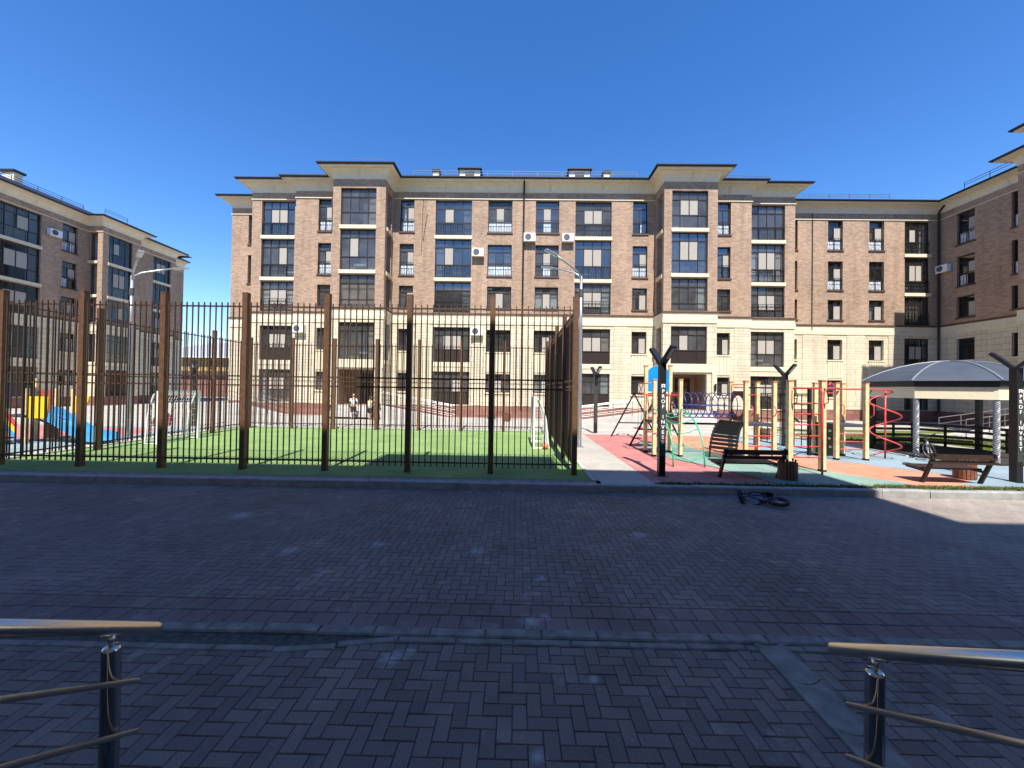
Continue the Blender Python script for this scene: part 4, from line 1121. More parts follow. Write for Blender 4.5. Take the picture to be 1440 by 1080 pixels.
# tower B
bx0, bx1, by0, by1 = 6.98, 7.84, 11.8, 12.62
tb = tower('wooden post tower with maroon tunnel panel behind the dark bench', bx0, bx1, by0, by1, (2.5, 2.5, 2.5, 2.5))
holed_panel(tb, bx0, by0 + .05, by1 - .05, 1.28, 2.22, .33, 'play_maroon')
for z in (2.34, 2.1): red_rail(tb, [(bx0, by1, z), (bx1, by1, z)])
red_rail(tb, [(bx0, by0, 2.42), (bx0, by1, 2.42)], .014)
for z in (.55, .86): red_rail(tb, [(bx0, by0, z), (bx1, by0, z)])
for x in (bx0 + .1, bx1 - .08):
    red_rail(tb, arc((x, by0 - .06, 1.62), .16, -1.4, 1.4, 8, (0, -1, 0)), .014, name='grip')
for x in (bx0 + .55, bx1 - .05):
    part('hand_ring', MB().tube(arc((x, by0 + .02, 1.88), .085, 0, 6.283, 12)[:-1], .011, 6, True), 'play_black', tb, smooth=True)
    part('strap', MB().tube([(x, by0 + .02, 1.965), (x, by0 + .02, 2.33)], .006, 4), 'play_black', tb)
part('overhead_bar', MB().tube([(bx0, by0, 2.33), (9.7, by0 + .3, 2.33)], .022, 8), 'play_black', tb)
# slatted arch climber
ts = thing('slatted_climber', 'black slatted arch climber rising to the maroon panel tower', 'climber', (6.3, 11.9, Z0))
A0, A1, B0, B1 = Vector((6.0, 12.0, Z0)), Vector((6.6, 12.42, 1.25)), Vector((6.55, 11.55, Z0)), Vector((7.02, 11.98, 1.22))
def acurve(p, q):
    P = []
    for i in range(13):
        u = i / 12; P.append(Vector((p.x + (q.x - p.x) * (1 - math.cos(u * math.pi / 2)), p.y + (q.y - p.y) * (1 - math.cos(u * math.pi / 2)), p.z + (q.z - p.z) * math.sin(u * math.pi / 2))))
    return P
LA, LB = acurve(A0, A1), acurve(B0, B1)
part('rail', MB().tube(LA, .026, 6), 'play_black', ts); part('rail', MB().tube(LB, .026, 6), 'play_black', ts)
for i in range(11):
    u = .2 + .8 * i / 10.5; j = min(11, int(u * 12)); f = u * 12 - j
    a, b = LA[j].lerp(LA[j + 1], f), LB[j].lerp(LB[j + 1], f); d = (b - a).normalized() * .04
    part('slat', MB().bar(a - d, b + d, .03, .092), 'play_black', ts)
# swing frame
tw = thing('swing_frame', 'black swing frame with two triangular legs left of the blue panel tower', 'swing', (5.2, 15.7, Z0))
for yy in (14.3, 17.1):
    for xe in (4.2, 6.2):
        part('leg', MB().tube([(5.2, yy, 2.05), (xe, yy, Z0)], .035, 8), 'play_black', tw)
    part('brace', MB().tube([(4.52, yy, .75), (5.88, yy, .75)], .028, 6), 'play_black', tw)
part('beam', MB().tube([(5.2, 14.2, 2.06), (5.2, 17.2, 2.06)], .04, 8), 'play_black', tw)
for yy in (15.0, 16.3):
    st = part('seat', MB().box(5.0, 5.4, yy - .22, yy + .22, .58, .62), 'play_red', tw)
    for e in (-.2, .2): part('chain', MB().tube([(5.2, yy + e, 2.03), (5.2, yy + e, .6)], .008, 4), 'play_black', st)
# wall bars
tc = thing('wall_bars', 'red climbing wall bars between two wooden posts right of the bench', 'climbing bars', (7.6, 10.16, Z0))
post(tc, 7.18, 10.2, 2.5, .06); post(tc, 8.0, 10.16, 2.5, .06)
for z in (1.92, 1.64, 1.36, 1.07, .79, .51): part('rung', MB().tube([(7.18, 10.2, z), (8.0, 10.16, z)], .017, 8), 'play_red', tc, smooth=True)
part('top_bar', MB().tube([(7.18, 10.2, 2.32), (8.05, 10.2, 2.32), (9.9, 11.9, 2.34)], .028, 8), 'play_red', tc, smooth=True)
part('side_pipe', MB().tube([(7.9, 10.1, 2.3), (7.76, 9.85, 2.2), (7.68, 9.75, 1.9), (7.66, 9.72, Z0)], .024, 8), 'play_red', tc, smooth=True)
for x in (7.2, 8.0): part('bracket', MB().tube([(x, 10.1, 2.32), (x, 9.95, 2.15), (x + .02, 10.0, 1.95), (x + .02, 10.14, 1.9)], .012, 6), 'play_black', tc, smooth=True)
k = MB(); k.ball((9.15, 11.35, 2.33), .09, 10, (1.6, 1, .8)); part('blue_grip', k, 'play_navy', tc)
k = MB(); k.tube([(9.0, 11.2, 2.42), (9.2, 11.4, 2.5), (9.45, 11.6, 2.44)], .03, 8); part('red_hoop', k, 'play_red', tc)
# tower E
ex0, ex1, ey0, ey1 = 9.88, 10.78, 12.0, 12.85
te = tower('wooden post tower with dark climbing wall and white holds beside the spiral', ex0, ex1, ey0, ey1, (2.5, 2.5, 2.5, 2.5))
cw = part('climbing_wall', MB().box(ex0 - .015, ex0 + .015, ey0 + .06, ey1 - .06, .25, 1.2), 'play_darkgreen', te)
for y_, z_ in ((12.2, 1.02), (12.22, .78), (12.18, .52), (12.55, .9), (12.6, .62)):
    k = MB(); k.ball((ex0 - .03, y_, z_), .05, 8, (.7, 1.1, .8)); part('hold', k, 'white_tube', cw, smooth=True)
for z in (.95, .71, .47): red_rail(te, [(ex0, ey0, z), (ex1, ey0, z)])
for x in (ex0 + .06, ex1 + .06): red_rail(te, [(x, ey0 - .06, 1.9), (x + .04, ey0 - .16, 1.82), (x + .04, ey0 - .16, 1.55), (x, ey0 - .06, 1.45)], .015, name='grip')
red_rail(te, [(ex0, ey1, 2.2), (ex1, ey1, 2.2)]); red_rail(te, [(ex0 + .2, ey0 + .25, 2.3), (ex0 + .2, ey0 + .25, 1.25)], .016)
part('brace', MB().tube([(ex1, ey0, 2.05), (ex1 + .22, ey0 + .05, 2.3)], .016, 6), 'play_black', te)
# spiral climber
tsp = thing('spiral_climber', 'red spiral climbing pole between the wooden tower and the pavilion', 'spiral climber', (11.75, 12.4, Z0))
part('pole', MB().tube([(11.75, 12.4, Z0), (11.75, 12.4, 2.3)], .025, 8), 'play_red', tsp, smooth=True)
sp = []
for i in range(57):
    u = i / 56; a = math.pi * .1 + 2 * math.pi * 2.25 * u; r_ = .37
    sp.append((11.75 + r_ * math.cos(a), 12.4 + r_ * math.sin(a), 2.26 - (2.26 - Z0 - .03) * u))
part('spiral', MB().tube([(9.9, 11.95, 2.33), (10.9, 12.1, 2.33), (11.8, 12.3, 2.33)] + sp, .022, 8), 'play_red', tsp, smooth=True)
# rope net
tn = thing('rope_net', 'black rope climbing net hung in a dark frame behind the wall bars', 'climbing net', (9.6, 14.2, Z0))
pa, pb = Vector((9.35, 14.6, 0)), Vector((9.5, 12.3, 0))
pa = Vector((9.25, 15.0, 0)); pb = Vector((9.62, 12.75, 0))
for p in (pa, pb): part('post', MB().box(p.x - .045, p.x + .045, p.y - .045, p.y + .045, Z0, 2.35), 'play_black', tn)
part('top_rail', MB().tube([(pa.x, pa.y, 2.15), (pb.x, pb.y, 2.15)], .02, 6), 'play_black', tn)
k = MB()
for q in range(1, 8):
    p = pa.lerp(pb, q / 8); k.tube([(p.x, p.y, .35), (p.x, p.y, 2.13)], .015, 5)
for q in range(0, 7):
    z = .35 + q * .29; k.tube([(pa.x, pa.y, z), (pb.x, pb.y, z)], .015, 5)
part('net', k, 'play_black', tn)
part('brace', MB().tube([(9.3, 14.4, 2.05), (9.55, 13.1, 1.2)], .03, 6), 'play_black', tn)

# ------------------------------------------------------------------ benches, tubs
def bench(x0, x1, y, rz, label, loc):
    t_ = thing('park_bench', label, 'bench', loc, 'park benches', rz)
    w2 = (x1 - x0) / 2
    for s_ in (-1, 1):
        x = s_ * (w2 - .05)
        k = MB(); k.bar((x, .05, 0), (x, -.26, .74), .05, .075, (0, 1, 0)); k.bar((x, -.02, .30), (x, .42, .335), .05, .05)
        part('leg', k, 'bench_steel', t_, False)
    for yy, z in ((-.24, .66), (-.195, .53)):
        k = MB(); k.box(-w2, w2, yy - .018, yy + .018, z - (.055 if z > .6 else .04), z + (.055 if z > .6 else .04)); part('back_slat', k, 'bench_wood', t_, False)
    for q in range(4):
        yy = .0 + q * .115; k = MB(); k.box(-w2 - .03, w2 - .05, yy, yy + .1, .335 + q * .004, .37 + q * .004); part('seat_slat', k, 'bench_wood', t_, False)
    return t_
bench(4.84, 6.32, 9.3, 0, 'dark wooden bench seen from behind beside the black planter tub', (5.6, 9.3, Z0))
bench(9.5, 10.86, 9.1, R(-3), 'dark wooden bench seen from behind near the domed pavilion', (10.16, 9.08, Z0))
def tub(x, y, label, n=18, r_=.19, h=.42):
    t_ = thing('slatted_tub', label, 'planter', (x, y, Z0), 'round slatted tubs')
    part('liner', MB().lathe([(.0, .02), (r_ - .03, .02), (r_ - .02, h - .03), (r_ - .04, h - .03), (0, h - .08)], 16), 'play_black', t_, False)
    for i in range(n):
        a = 2 * math.pi * i / n; o = link('slat', SLAT, t_, False); o.location = (r_ * math.cos(a), r_ * math.sin(a), 0); o.rotation_euler = (0, 0, a)
    part('band', MB().lathe([(r_ - .014, .10), (r_ - .010, .10), (r_ - .010, .13), (r_ - .014, .13)], 16), 'play_black', t_, False)
    for i in range(5):
        a = 2 * math.pi * i / 5 + .3; o = link('rim_knob', KNOB, t_, False); o.location = ((r_ - .03) * math.cos(a), (r_ - .03) * math.sin(a), h)
    return t_
KNOB = MB().tube([(0, 0, -.05), (0, 0, .03), (0, 0, .06), (0, 0, .085)], [.016, .014, .026, .014], 6).mesh('rim_knob', 'bench_steel')
SLAT = MB().box(-.011, .011, -.029, .029, .03, .42).mesh('slat', 'tub_wood')
tub(6.44, 9.2, 'round slatted tub in shade at the end of the bench by the wall bars')
tub(11.05, 9.62, 'round slatted tub behind the bench near the pavilion')
tub(6.55, 17.4, 'round slatted tub behind the blue panel tower')
tub(10.9, 17.0, 'round slatted tub far behind the maroon panel tower')
tub(-.56, 24.0, 'round slatted tub by the far lawn strip')

# ------------------------------------------------------------------ pavilion
tp = thing('pavilion', 'octagonal pavilion with dark domed roof and twisted rope columns', 'pavilion', (15.16, 13.65, Z0))
cx, cy = 15.16, 13.65; V = [(13.16, 12.83), (14.33, 11.66), (15.98, 11.66), (17.15, 12.83), (17.15, 14.48), (15.98, 15.65), (14.33, 15.65), (13.16, 14.48)]
part('floor', MB().prism([(cx + (x - cx) * 1.08, cy + (y - cy) * 1.08) for x, y in V], Z0 + .005, Z0 + .06), 'soil', tp)
for i, (x, y) in enumerate(V):
    if i in (0, 1, 2, 3):
        p = part('column', MB().tube([(x, y, Z0 + .05), (x, y, 2.45)], .056, 8), 'pav_rope', tp)
        k = MB()
        for ph in (0, 1, 2, 3):
            k.tube([(x + .058 * math.cos(a), y + .058 * math.sin(a), Z0 + .06 + 2.3 * q / 90) for q in range(91) for a in [ph * math.pi / 2 + q * .62]], .021, 5)
        part('rope_twist', k, 'pav_rope', p)
    else: part('column', MB().box(x - .07, x + .07, y - .07, y + .07, Z0 + .05, 2.45), 'pav_dark', tp)
def ringv(f, z): return [(cx + (x - cx) * f, cy + (y - cy) * f, z) for x, y in V]
for i in range(8):
    j = (i + 1) % 8
    o1, o2 = ringv(1.07, 2.45), ringv(1.07, 2.66); i1, i2 = ringv(1.03, 2.45), ringv(1.03, 2.66)
    k = MB(); k.add([o1[i], o1[j], o2[j], o2[i], i1[i], i1[j], i2[j], i2[i]], [(0, 1, 2, 3), (5, 4, 7, 6), (1, 0, 4, 5), (3, 2, 6, 7)])
    part('fascia', k, 'pav_dark', tp)
    o1, o2 = ringv(1.045, 2.07), ringv(1.045, 2.448); i1, i2 = ringv(1.02, 2.07), ringv(1.02, 2.448)
    if True:
        k = MB(); k.add([o1[i], o1[j], o2[j], o2[i], i1[i], i1[j], i2[j], i2[i]], [(0, 1, 2, 3), (5, 4, 7, 6), (1, 0, 4, 5), (3, 2, 6, 7)])
        part('fascia_board', k, 'pav_cream', tp)
prf = [(1.12, 2.64), (1.08, 2.70), (.98, 2.83), (.82, 3.0), (.62, 3.16), (.40, 3.28), (.18, 3.35), (0.02, 3.37)]
for i in range(8):
    j = (i + 1) % 8; k = MB()
    for (f1, z1), (f2, z2) in zip(prf, prf[1:]):
        a, b = ringv(f1, z1), ringv(f2, z2); k.quad(a[i], a[j], b[j], b[i])
    part('roof_panel', k, 'pav_fabric', tp)
    part('roof_rib', MB().tube([(cx + (V[i][0] - cx) * f, cy + (V[i][1] - cy) * f, z + .012) for f, z in prf], .028, 6), 'pav_rib', tp)
for i in (3, 4, 5, 6):
    j = (i + 1) % 8; a, b = Vector((*V[i], 0)), Vector((*V[j], 0))
    for z in (.35, .58, .81, 1.0):
        k = MB(); k.bar(a + Vector((0, 0, z)), b + Vector((0, 0, z)), .03, .1); part('rail_slat', k, 'pav_slat', tp)
    for f in (.5,):
        c_ = a.lerp(b, f); part('rail_post', MB().box(c_.x - .03, c_.x + .03, c_.y - .03, c_.y + .03, Z0, 1.05), 'pav_dark', tp)
for i in (7, 2):
    j = (i + 1) % 8; a, b = Vector((*V[i], 0)), Vector((*V[j], 0))
    if i == 2:
        for z in (.35, .58, .81): part('rail_slat', MB().bar(a + Vector((0, 0, z)), b + Vector((0, 0, z)), .03, .1), 'pav_slat', tp)
for i in (4, 5):
    j = (i + 1) % 8; a, b = Vector((*V[i], 0)), Vector((*V[j], 0)); c_ = Vector((cx, cy, 0))
    a2, b2 = a.lerp(c_, .2), b.lerp(c_, .2); part('bench_seat', MB().bar(a2 + Vector((0, 0, .48)), b2 + Vector((0, 0, .48)), .4, .05), 'pav_slat', tp)

# ------------------------------------------------------------------ left playground
tl = thing('play_tower', 'small play tower with blue slide and striped ladder left of the court', 'play tower', (-16.4, 13.2, Z0))
for x, y, tp_ in ((-16.9, 12.4, 3.0), (-16.15, 12.45, 1.95), (-16.9, 13.3, 2.3), (-16.15, 13.3, 1.95)):
    p = part('post', MB().box(x - .05, x + .05, y - .05, y + .05, Z0, tp_), 'post_wood', tl)
k = MB(); k.ball((-16.9, 12.4, 3.06), .14, 12, (1.4, .7, 1)); part('blue_finial', k, 'play_blue', tl, smooth=True)
part('platform', MB().box(-16.95, -16.1, 12.4, 13.35, 1.0, 1.08), 'play_deck', tl)
part('under_panel', MB().box(-16.1, -15.65, 12.9, 12.94, Z0 + .1, .95), 'tub_wood', tl)
k = MB(); k.prism([(0, 0), (.62, 0), (.68, .3), (.70, .72), (0, .72)], 0, .03); k.v = [(-16.08 + a, 12.45 - c, .98 + b) for a, b, c in k.v]; part('side_board', k, 'play_yellow', tl)
k = MB(); k.prism([(0, 0), (.36, .1), (.52, .45), (.55, .6), (0, .6)], 0, .03); k.v = [(-15.42 + a, 13.2 - c, 1.1 + b) for a, b, c in k.v]; part('side_board', k, 'play_yellow', tl)
part('post', MB().box(-15.5, -15.42, 13.16, 13.24, Z0, 1.95), 'post_wood', tl)
part('back_board', MB().box(-16.9, -16.2, 13.32, 13.35, 1.1, 1.9), 'play_rust', tl)
part('window_board', MB().box(-16.86, -16.6, 12.36, 12.39, 1.5, 2.15), 'play_navy', tl)
# slide: trough with side walls sloping to the right
k = MB(); sp_ = [(-16.0, 1.08), (-15.6, 1.0), (-15.1, .72), (-14.6, .45), (-14.2, .30), (-13.7, .24)]
for (xa, za), (xb, zb) in zip(sp_, sp_[1:]):
    for yy, dz in ((12.55, 0),): k.quad((xa, 12.5, za), (xb, 12.5, zb), (xb, 13.0, zb), (xa, 13.0, za))
    for yy in (12.46, 13.0):
        k.add([(xa, yy, za - .05), (xb, yy, zb - .05), (xb, yy, zb + .28), (xa, yy, za + .28), (xa, yy + .04, za - .05), (xb, yy + .04, zb - .05), (xb, yy + .04, zb + .28), (xa, yy + .04, za + .28)],
              [(0, 1, 2, 3), (5, 4, 7, 6), (3, 2, 6, 7)])
part('slide', k, 'slide_blue', tl)
k = MB(); k.tube([(-13.9, 12.75, Z0), (-13.9, 12.75, .26)], .04, 6); k.tube([(-16, 12.55, 1.0), (-15, 12.55, .6), (-14.3, 12.55, .25)], .03, 6); part('slide_support', k, 'play_black', tl)
# striped ladder
for yy in (11.85, 12.35):
    base = Vector((-16.35, yy, Z0 + .25)); top = Vector((-17.55, yy, 1.55)); dn = Vector((0, 0, 1))
    for q, mt in enumerate(('slide_blue', 'play_yellow', 'play_red')):
        k = MB(); o1 = .0 + q * .2
        a, b = base + dn * (o1 - .12), top + dn * (o1 - .12)
        k.add([a, b, b + dn * .19, a + dn * .19, a + Vector((0, .03, 0)), b + Vector((0, .03, 0)), b + Vector((0, .03, .19)), a + Vector((0, .03, .19))],
              [(0, 1, 2, 3), (5, 4, 7, 6), (0, 4, 5, 1), (3, 2, 6, 7), (1, 5, 6, 2), (4, 0, 3, 7)]); part('stringer', k, mt, tl)
for q in range(5):
    f = q / 5; x = -16.4 - 1.15 * f; z = Z0 + .2 + 1.2 * f; part('tread', MB().box(x - .22, x, 11.88, 12.35, z, z + .04), 'play_black', tl)
tl2 = thing('spring_rider', 'dark red small rocking toy beyond the blue slide', 'rocking toy', (-14.6, 15.6, Z0))
k = MB(); k.prism([(-.4, .3), (.35, .3), (.5, .6), (.3, .85), (.1, .6), (-.3, .65)], -.03, .03); k.v = [(-14.6 + a, 15.6 + c, Z0 + b) for a, b, c in k.v]; part('body', k, 'play_maroon', tl2)
part('spring', MB().tube([(-14.6 + .1 * math.cos(a), 15.6 + .1 * math.sin(a), Z0 + .3 * a / 25) for a in range(26)], .02, 5), 'play_black', tl2)

# ------------------------------------------------------------------ bicycles
def bicycle(label, mats, wr, L, turn_=R(30), tw=.022):
    """local: along +x, wheels in the xz plane, z up"""
    t_ = thing('bicycle', label, 'bicycle', (0, 0, 0))
    fm = mats
    for x, turn in ((0, 0), (L, turn_)):
        def rot(p): 
            c_, s_ = math.cos(turn), math.sin(turn); return (x + (p[0] - x) * c_ - p[1] * s_, (p[0] - x) * s_ + p[1] * c_, p[2])
        k = MB(); k.tube([rot(p) for p in arc((x, 0, wr), wr - tw, 0, 6.2832, 24)[:-1]], tw, 8, True); wl = part('wheel', k, 'tyre', t_, False, True)
        k = MB(); k.tube([rot(p) for p in arc((x, 0, wr), wr - .045, 0, 6.2832, 24)[:-1]], .009, 5, True)
        for q in range(10):
            a = q * math.pi * 2 / 10; k.tube([rot((x, 0, wr)), rot((x + (wr - .05) * math.cos(a), 0, wr + (wr - .05) * math.sin(a)))], .003, 3)
        part('rim', k, 'rim_metal', wl, False)
    bb = (L * .42, 0, wr * .95); st = (L * .30, 0, wr * 2.2); hd = (L * .82, 0, wr * 2.35); hd2 = (L * .86, 0, wr * 2.0)
    k = MB()
    for a, b in ((bb, st), (bb, hd2), (st, hd), (hd, hd2)): k.tube([a, b], .018, 6)
    for s_ in (-.04, .04):
        k.tube([(0, s_, wr), bb], .010, 5); k.tube([(0, s_, wr), st], .010, 5); k.tube([hd2, (L, s_ * 1.2, wr)], .012, 5)
    part('frame', k, fm, t_, False)
    k = MB(); k.ball((st[0] - .02, 0, st[2] + .1), .09, 8, (1.3, .7, .4)); k.tube([st, (st[0] - .01, 0, st[2] + .09)], .012, 5); part('saddle', k, 'tyre', t_, False)
    k = MB(); k.tube([hd, (hd[0] - .02, 0, hd[2] + .12)], .012, 5); ct, st_ = math.cos(turn_), math.sin(turn_)
    k.tube([(hd[0] + a * ct - b * st_, a * st_ + b * ct, hd[2] + c) for a, b, c in ((-.1, -.22, .16), (-.02, -.1, .12), (-.02, .1, .12), (-.1, .22, .16))], .014, 6)
    part('handlebar', k, 'play_black', t_, False)
    k = MB(); k.lathe([(.07, -.03), (.07, -.02), (0, -.02)], 12); k.v = [(bb[0] + a, c, bb[2] + b) for a, b, c in k.v]
    k.tube([(bb[0], -.05, bb[2]), (bb[0] + .1, -.06, bb[2] - .08)], .01, 4); k.tube([(bb[0], .05, bb[2]), (bb[0] - .1, .06, bb[2] + .08)], .01, 4)
    k.box(bb[0] + .06, bb[0] + .15, -.14, -.06, bb[2] - .09, bb[2] - .07); k.box(bb[0] - .15, bb[0] - .06, .06, .14, bb[2] + .07, bb[2] + .09)
    part('crank', k, 'play_black', t_, False)
    return t_
b1 = bicycle('small dark child bicycle lying on its side on the shaded road by the kerb', 'bike_blue', .19, .60, R(68), .036)
b1.rotation_euler = (R(82), R(3), R(150)); b1.location = (4.96, 7.30, .07)
b2 = bicycle('pale grey bicycle leaning at the pavilion column behind the bench', 'bike_grey', .27, .8)
b2.rotation_euler = (R(-9), 0, R(46)); b2.location = (12.75, 11.95, Z0 + .01)

# ------------------------------------------------------------------ people
def skin_body(name, verts, edges, radii, mat, parent, root=0, sub=2):
    me = bpy.data.meshes.new(name); me.from_pydata(verts, edges, []); me.materials.append(MATS[mat])
    o = link(name, me, parent, False)
    md = o.modifiers.new('Skin', 'SKIN'); md.use_smooth_shade = True; md.branch_smoothing = .6
    for i, r_ in enumerate(radii):
        v = me.skin_vertices[0].data[i]; v.radius = r_ if isinstance(r_, tuple) else (r_, r_); v.use_root = (i == root)
    sd = o.modifiers.new('Subdivision', 'SUBSURF'); sd.levels = sub; sd.render_levels = sub
    dg = bpy.context.evaluated_depsgraph_get(); ev = o.evaluated_get(dg); nm = bpy.data.meshes.new_from_object(ev)
    nm.materials.clear(); nm.materials.append(MATS[mat]); o.modifiers.clear(); o.data = nm
    for p in nm.polygons: p.use_smooth = True
    return o
def person(label, loc, rz, h, top, bottom, hair, step=.14, skirt=False, longsleeve=False):
    t_ = thing('person', label, 'person', loc, None, rz)
    s_ = h / 1.7
    def P(*a): return tuple(v * s_ for v in a)
    # pelvis, spine, chest, neck, head ; arms ; legs   (facing +y)
    V_ = [P(0, 0, .92), P(0, 0, 1.08), P(0, .01, 1.27), P(0, .01, 1.42), P(0, .02, 1.50), P(0, .03, 1.60), P(0, .02, 1.68),
          P(-.17, .0, 1.39), P(-.25, -.06, 1.14), P(-.25, .06, .92), P(-.25, .09, .84), P(.17, 0, 1.39), P(.25, .06, 1.14), P(.27, .17, .95), P(.27, .20, .87),
          P(-.10, 0, .86), P(-.105, step * .55, .48), P(-.11, step * .2, .09), P(-.115, step * .2 + .13, .03),
          P(.10, 0, .86), P(.105, -step * .15, .48), P(.11, -step * 1.2, .12), P(.115, -step * 1.2 + .12, .03),
          P(-.25, .11, .76), P(.27, .24, .79)]
    E_ = [(0, 1), (1, 2), (2, 3), (3, 4), (4, 5), (5, 6), (2, 7), (7, 8), (8, 9), (9, 10), (10, 23), (2, 11), (11, 12), (12, 13), (13, 14), (14, 24), (0, 15), (15, 16), (16, 17), (17, 18), (0, 19), (19, 20), (20, 21), (21, 22)]
    rr = [(.13, .10), (.125, .095), (.15, .10), .055, .06, .088, .07, .062, .046, .036, .03, .062, .046, .036, .03, .085, .056, .042, .035, .085, .056, .042, .035, .022, .022]
    rr = [tuple(x * s_ for x in r_) if isinstance(r_, tuple) else r_ * s_ for r_ in rr]
    skin_body('body', V_, E_, rr, 'skin', t_)
    # shirt with sleeves
    Vs = [P(0, 0, .95), P(0, 0, 1.12), P(0, .01, 1.28), P(0, .01, 1.41), P(-.175, 0, 1.385), P(-.235, -.05, 1.18), P(.175, 0, 1.385), P(.235, .05, 1.18)]
    Es = [(0, 1), (1, 2), (2, 3), (2, 4), (4, 5), (2, 6), (6, 7)]
    rs = [(.165, .125), (.16, .12), (.175, .125), .07, .08, .066, .08, .066]
    if longsleeve:
        Vs += [P(-.25, .06, .93), P(.27, .17, .96)]; Es += [(5, 8), (7, 9)]; rs += [.05, .05]
    skin_body('shirt', Vs, Es, [tuple(x * s_ for x in r_) if isinstance(r_, tuple) else r_ * s_ for r_ in rs], top, t_)
    if skirt:
        k = MB(); k.lathe([(.15 * s_, 1.02 * s_), (.2 * s_, .85 * s_), (.235 * s_, .55 * s_), (.25 * s_, .34 * s_), (.22 * s_, .34 * s_), (.12 * s_, 1.0 * s_)], 14); part('skirt', k, bottom, t_, False, True)
    else:
        Vp = [P(0, 0, .96), P(-.1, .005, .84), P(-.115, step * .45, .58), P(-.12, step * .5, .46), P(.1, -.005, .84), P(.115, -step * .1, .58), P(.12, -step * .2, .46)]
        skin_body('shorts', Vp, [(0, 1), (1, 2), (2, 3), (0, 4), (4, 5), (5, 6)], [tuple(x * s_ for x in r_) if isinstance(r_, tuple) else r_ * s_ for r_ in [(.16, .125), .115, .105, .1, .115, .105, .1]], bottom, t_)
    k = MB(); k.ball((0, .012 * s_, 1.635 * s_), .104 * s_, 12, (.93, 1.02, 1.0)); k.v = [(a, b, c) for a, b, c in k.v]
    k.f = [f for f in k.f if not (sum(k.v[i][1] for i in f) / len(f) > .045 * s_ and sum(k.v[i][2] for i in f) / len(f) < 1.66 * s_)]; k.mi = [0] * len(k.f)
    part('hair', k, hair, t_, False, True)
    for s2 in (-1, 1):
        k = MB(); k.ball((s2 * .033 * s_, .112 * s_, 1.61 * s_), .012 * s_, 6); part('eye', k, 'hair_dark', t_, False)
    k = MB(); k.ball((0, .122 * s_, 1.585 * s_), .014 * s_, 6, (1, 1, 1.5)); part('nose', k, 'skin', t_, False)
    for s2, f in ((-1, step * .2), (1, -step * 1.2)):
        k = MB(); k.ball((s2 * .113 * s_, (f + .07) * s_, .04 * s_), .05 * s_, 8, (.9, 2.4, .8)); part('shoe', k, 'cloth_dark', t_, False, True)
    return t_
person('person in a white shirt and dark shorts walking towards the left entrance', (-10.1, 23.65, Z0), R(8), 1.55, 'cloth_white', 'cloth_brown', 'hair_fair', .16)
person('person in a pale yellow top and dark shorts half hidden by a court post', (-9.1, 23.7, Z0), R(-20), 1.4, 'cloth_lime', 'cloth_dark', 'hair_dark', .1)
person('person in a dark jacket and patterned maroon skirt near the entrance steps', (-8.62, 23.45, Z0), R(15), 1.42, 'cloth_dark', 'cloth_maroon', 'hair_dark', .05, True, True)

# ------------------------------------------------------------------ plants
def bush(loc, label, n, r_, seed, flowers=False):
    t_ = thing('shrub', label, 'shrub', loc, None); rr = random.Random(seed); k = MB(); fl = MB(); st = MB()
    for i in range(n):
        a, b = rr.uniform(0, 6.28), rr.uniform(.05, 1); rad = r_ * rr.uniform(.3, 1); x, y, z = rad * math.cos(a) * math.sqrt(1 - (b * .6) ** 2), rad * math.sin(a), r_ * 1.3 * b
        s_ = rr.uniform(.03, .06); u = Vector((rr.gauss(0, 1), rr.gauss(0, 1), rr.gauss(0, 1))).normalized() * s_; v = u.cross(Vector((rr.gauss(0, 1), rr.gauss(0, 1), rr.gauss(0, 1)))).normalized() * s_ * .6; c = Vector((x, y, z))
        k.add([c - u, c + v, c + u, c - v], [(0, 1, 2, 3)])
        if flowers and i % 9 == 0: fl.ball((x * 1.05, y * 1.05, z + .02), .035, 6)
    for i in range(7):
        a = rr.uniform(0, 6.28); st.tube([(0, 0, 0), (r_ * .6 * math.cos(a), r_ * .6 * math.sin(a), r_ * rr.uniform(.6, 1.1))], .008, 4)
    part('stems', st, 'bench_wood', t_, False); part('foliage', k, 'leaf_green', t_, False)
    if flowers: part('flowers', fl, 'flower_white', t_, False)
bush((18.9, 14.0, Z0), 'leafy shrub with white blossoms behind the lettered lamp post by the pavilion', 420, .5, 2, True)
bush((20.0, 15.2, Z0), 'dark leafy shrub on the lawn beyond the pavilion', 420, .6, 4)
bush((13.8, 17.6, Z0), 'low leafy shrub on the lawn behind the spiral climber', 260, .35, 6)
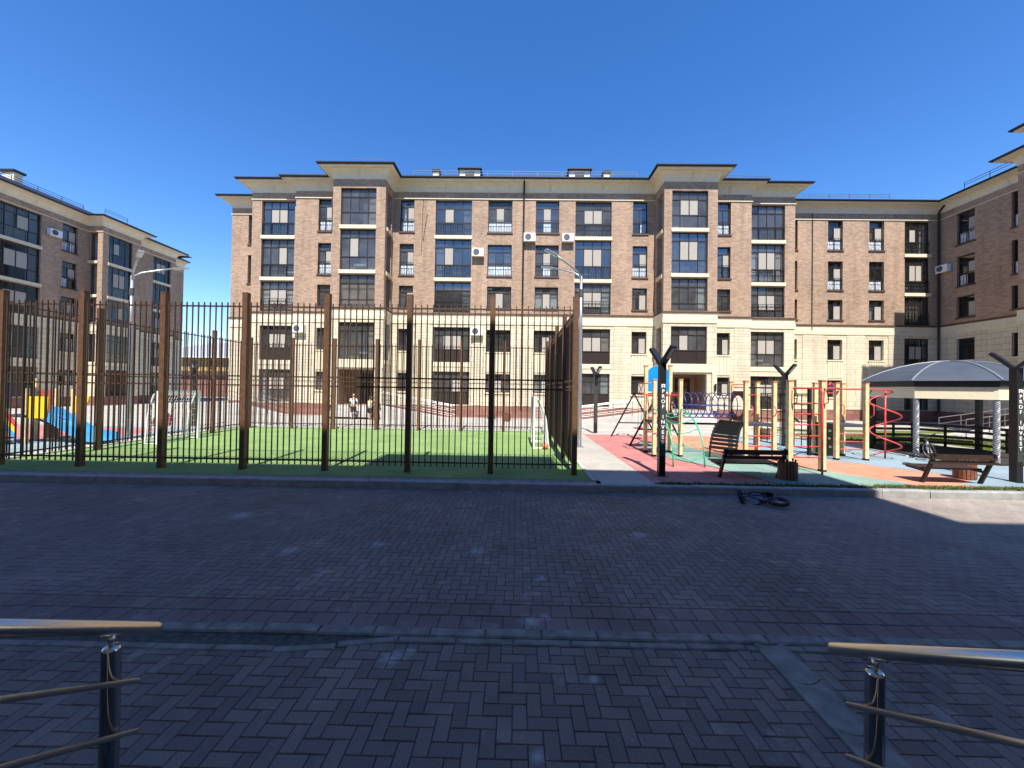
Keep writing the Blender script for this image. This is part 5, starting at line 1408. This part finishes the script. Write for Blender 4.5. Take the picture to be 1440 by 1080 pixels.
bush((-1.6, 24.7, Z0), 'low green shrub on the far lawn strip beside the slatted tub', 260, .3, 8)

# ------------------------------------------------------------------ stair railings by the camera
tread = thing('entrance_stairs', 'concrete entrance stairs under the camera with porch', 'steps', (0, 1, 0))
for q in range(4):
    part('step', MB().box(-1.9, 1.7, -.3, 1.78 - .3 * (q + 0), .16 * q, .16 * (q + 1) - .002), 'step_granite', tread)
def handrail(label, end, sx):
    t_ = thing('stair_railing', label, 'railing', (end[0], end[1], 0), 'stainless stair railings')
    sl_ = .62; x, y, z = end; dx = sx * .04
    def at(yy, dz): return (x + 0 * dx, yy, z + dz + (y - yy) * sl_)
    part('top_rail', MB().tube([at(.15, 0), at(y - .02, 0), at(y - .006, 0), at(y - .001, 0), at(y, 0)], [.0275, .0275, .0275, .024, .020], 20), 'stainless', t_, smooth=True)
    py = y - .215
    px_ = x - sx * .0
    pts = [at(py, -.075), at(py, -.11)]
    part('post', MB().tube([(px_, py, 0), (px_, py, at(py, -.10)[2]), (px_, py, at(py, -.092)[2]), (px_, py, at(py, -.082)[2]), (px_, py, at(py, -.075)[2]), (px_, py, at(py, -.072)[2])], [.0335, .0335, .0335, .0315, .025, .014], 20), 'stainless_polished', t_, smooth=True)
    k = MB(); k.tube([(px_, py, at(py, -.075)[2]), (px_, py, at(py, -.022)[2])], .013, 12)
    k.tube([(px_, py - .05, at(py - .05, -.031)[2]), (px_, py + .05, at(py + .05, -.031)[2])], .011, 8)
    part('saddle', k, 'stainless', t_, smooth=True)
    for dz in (-.235, -.46):
        e = at(y - .14, dz); part('bar', MB().tube([(x + sx * .045, .15, at(.15, dz)[2]), (x + sx * .045, e[1], e[2])], .0115, 12), 'stainless_brushed', t_, smooth=True)
    k = MB()
    part('floor_flange', MB().lathe([(.0, .008), (.06, .008), (.06, 0)], 16), 'stainless', t_, False)
handrail('stainless stair railing in front of the flat paving on the court side', (-1.74, 1.87, 1.0), 1)
handrail('stainless stair railing crossing in front of the pale concrete strip', (1.51, 1.85, .99), -1)
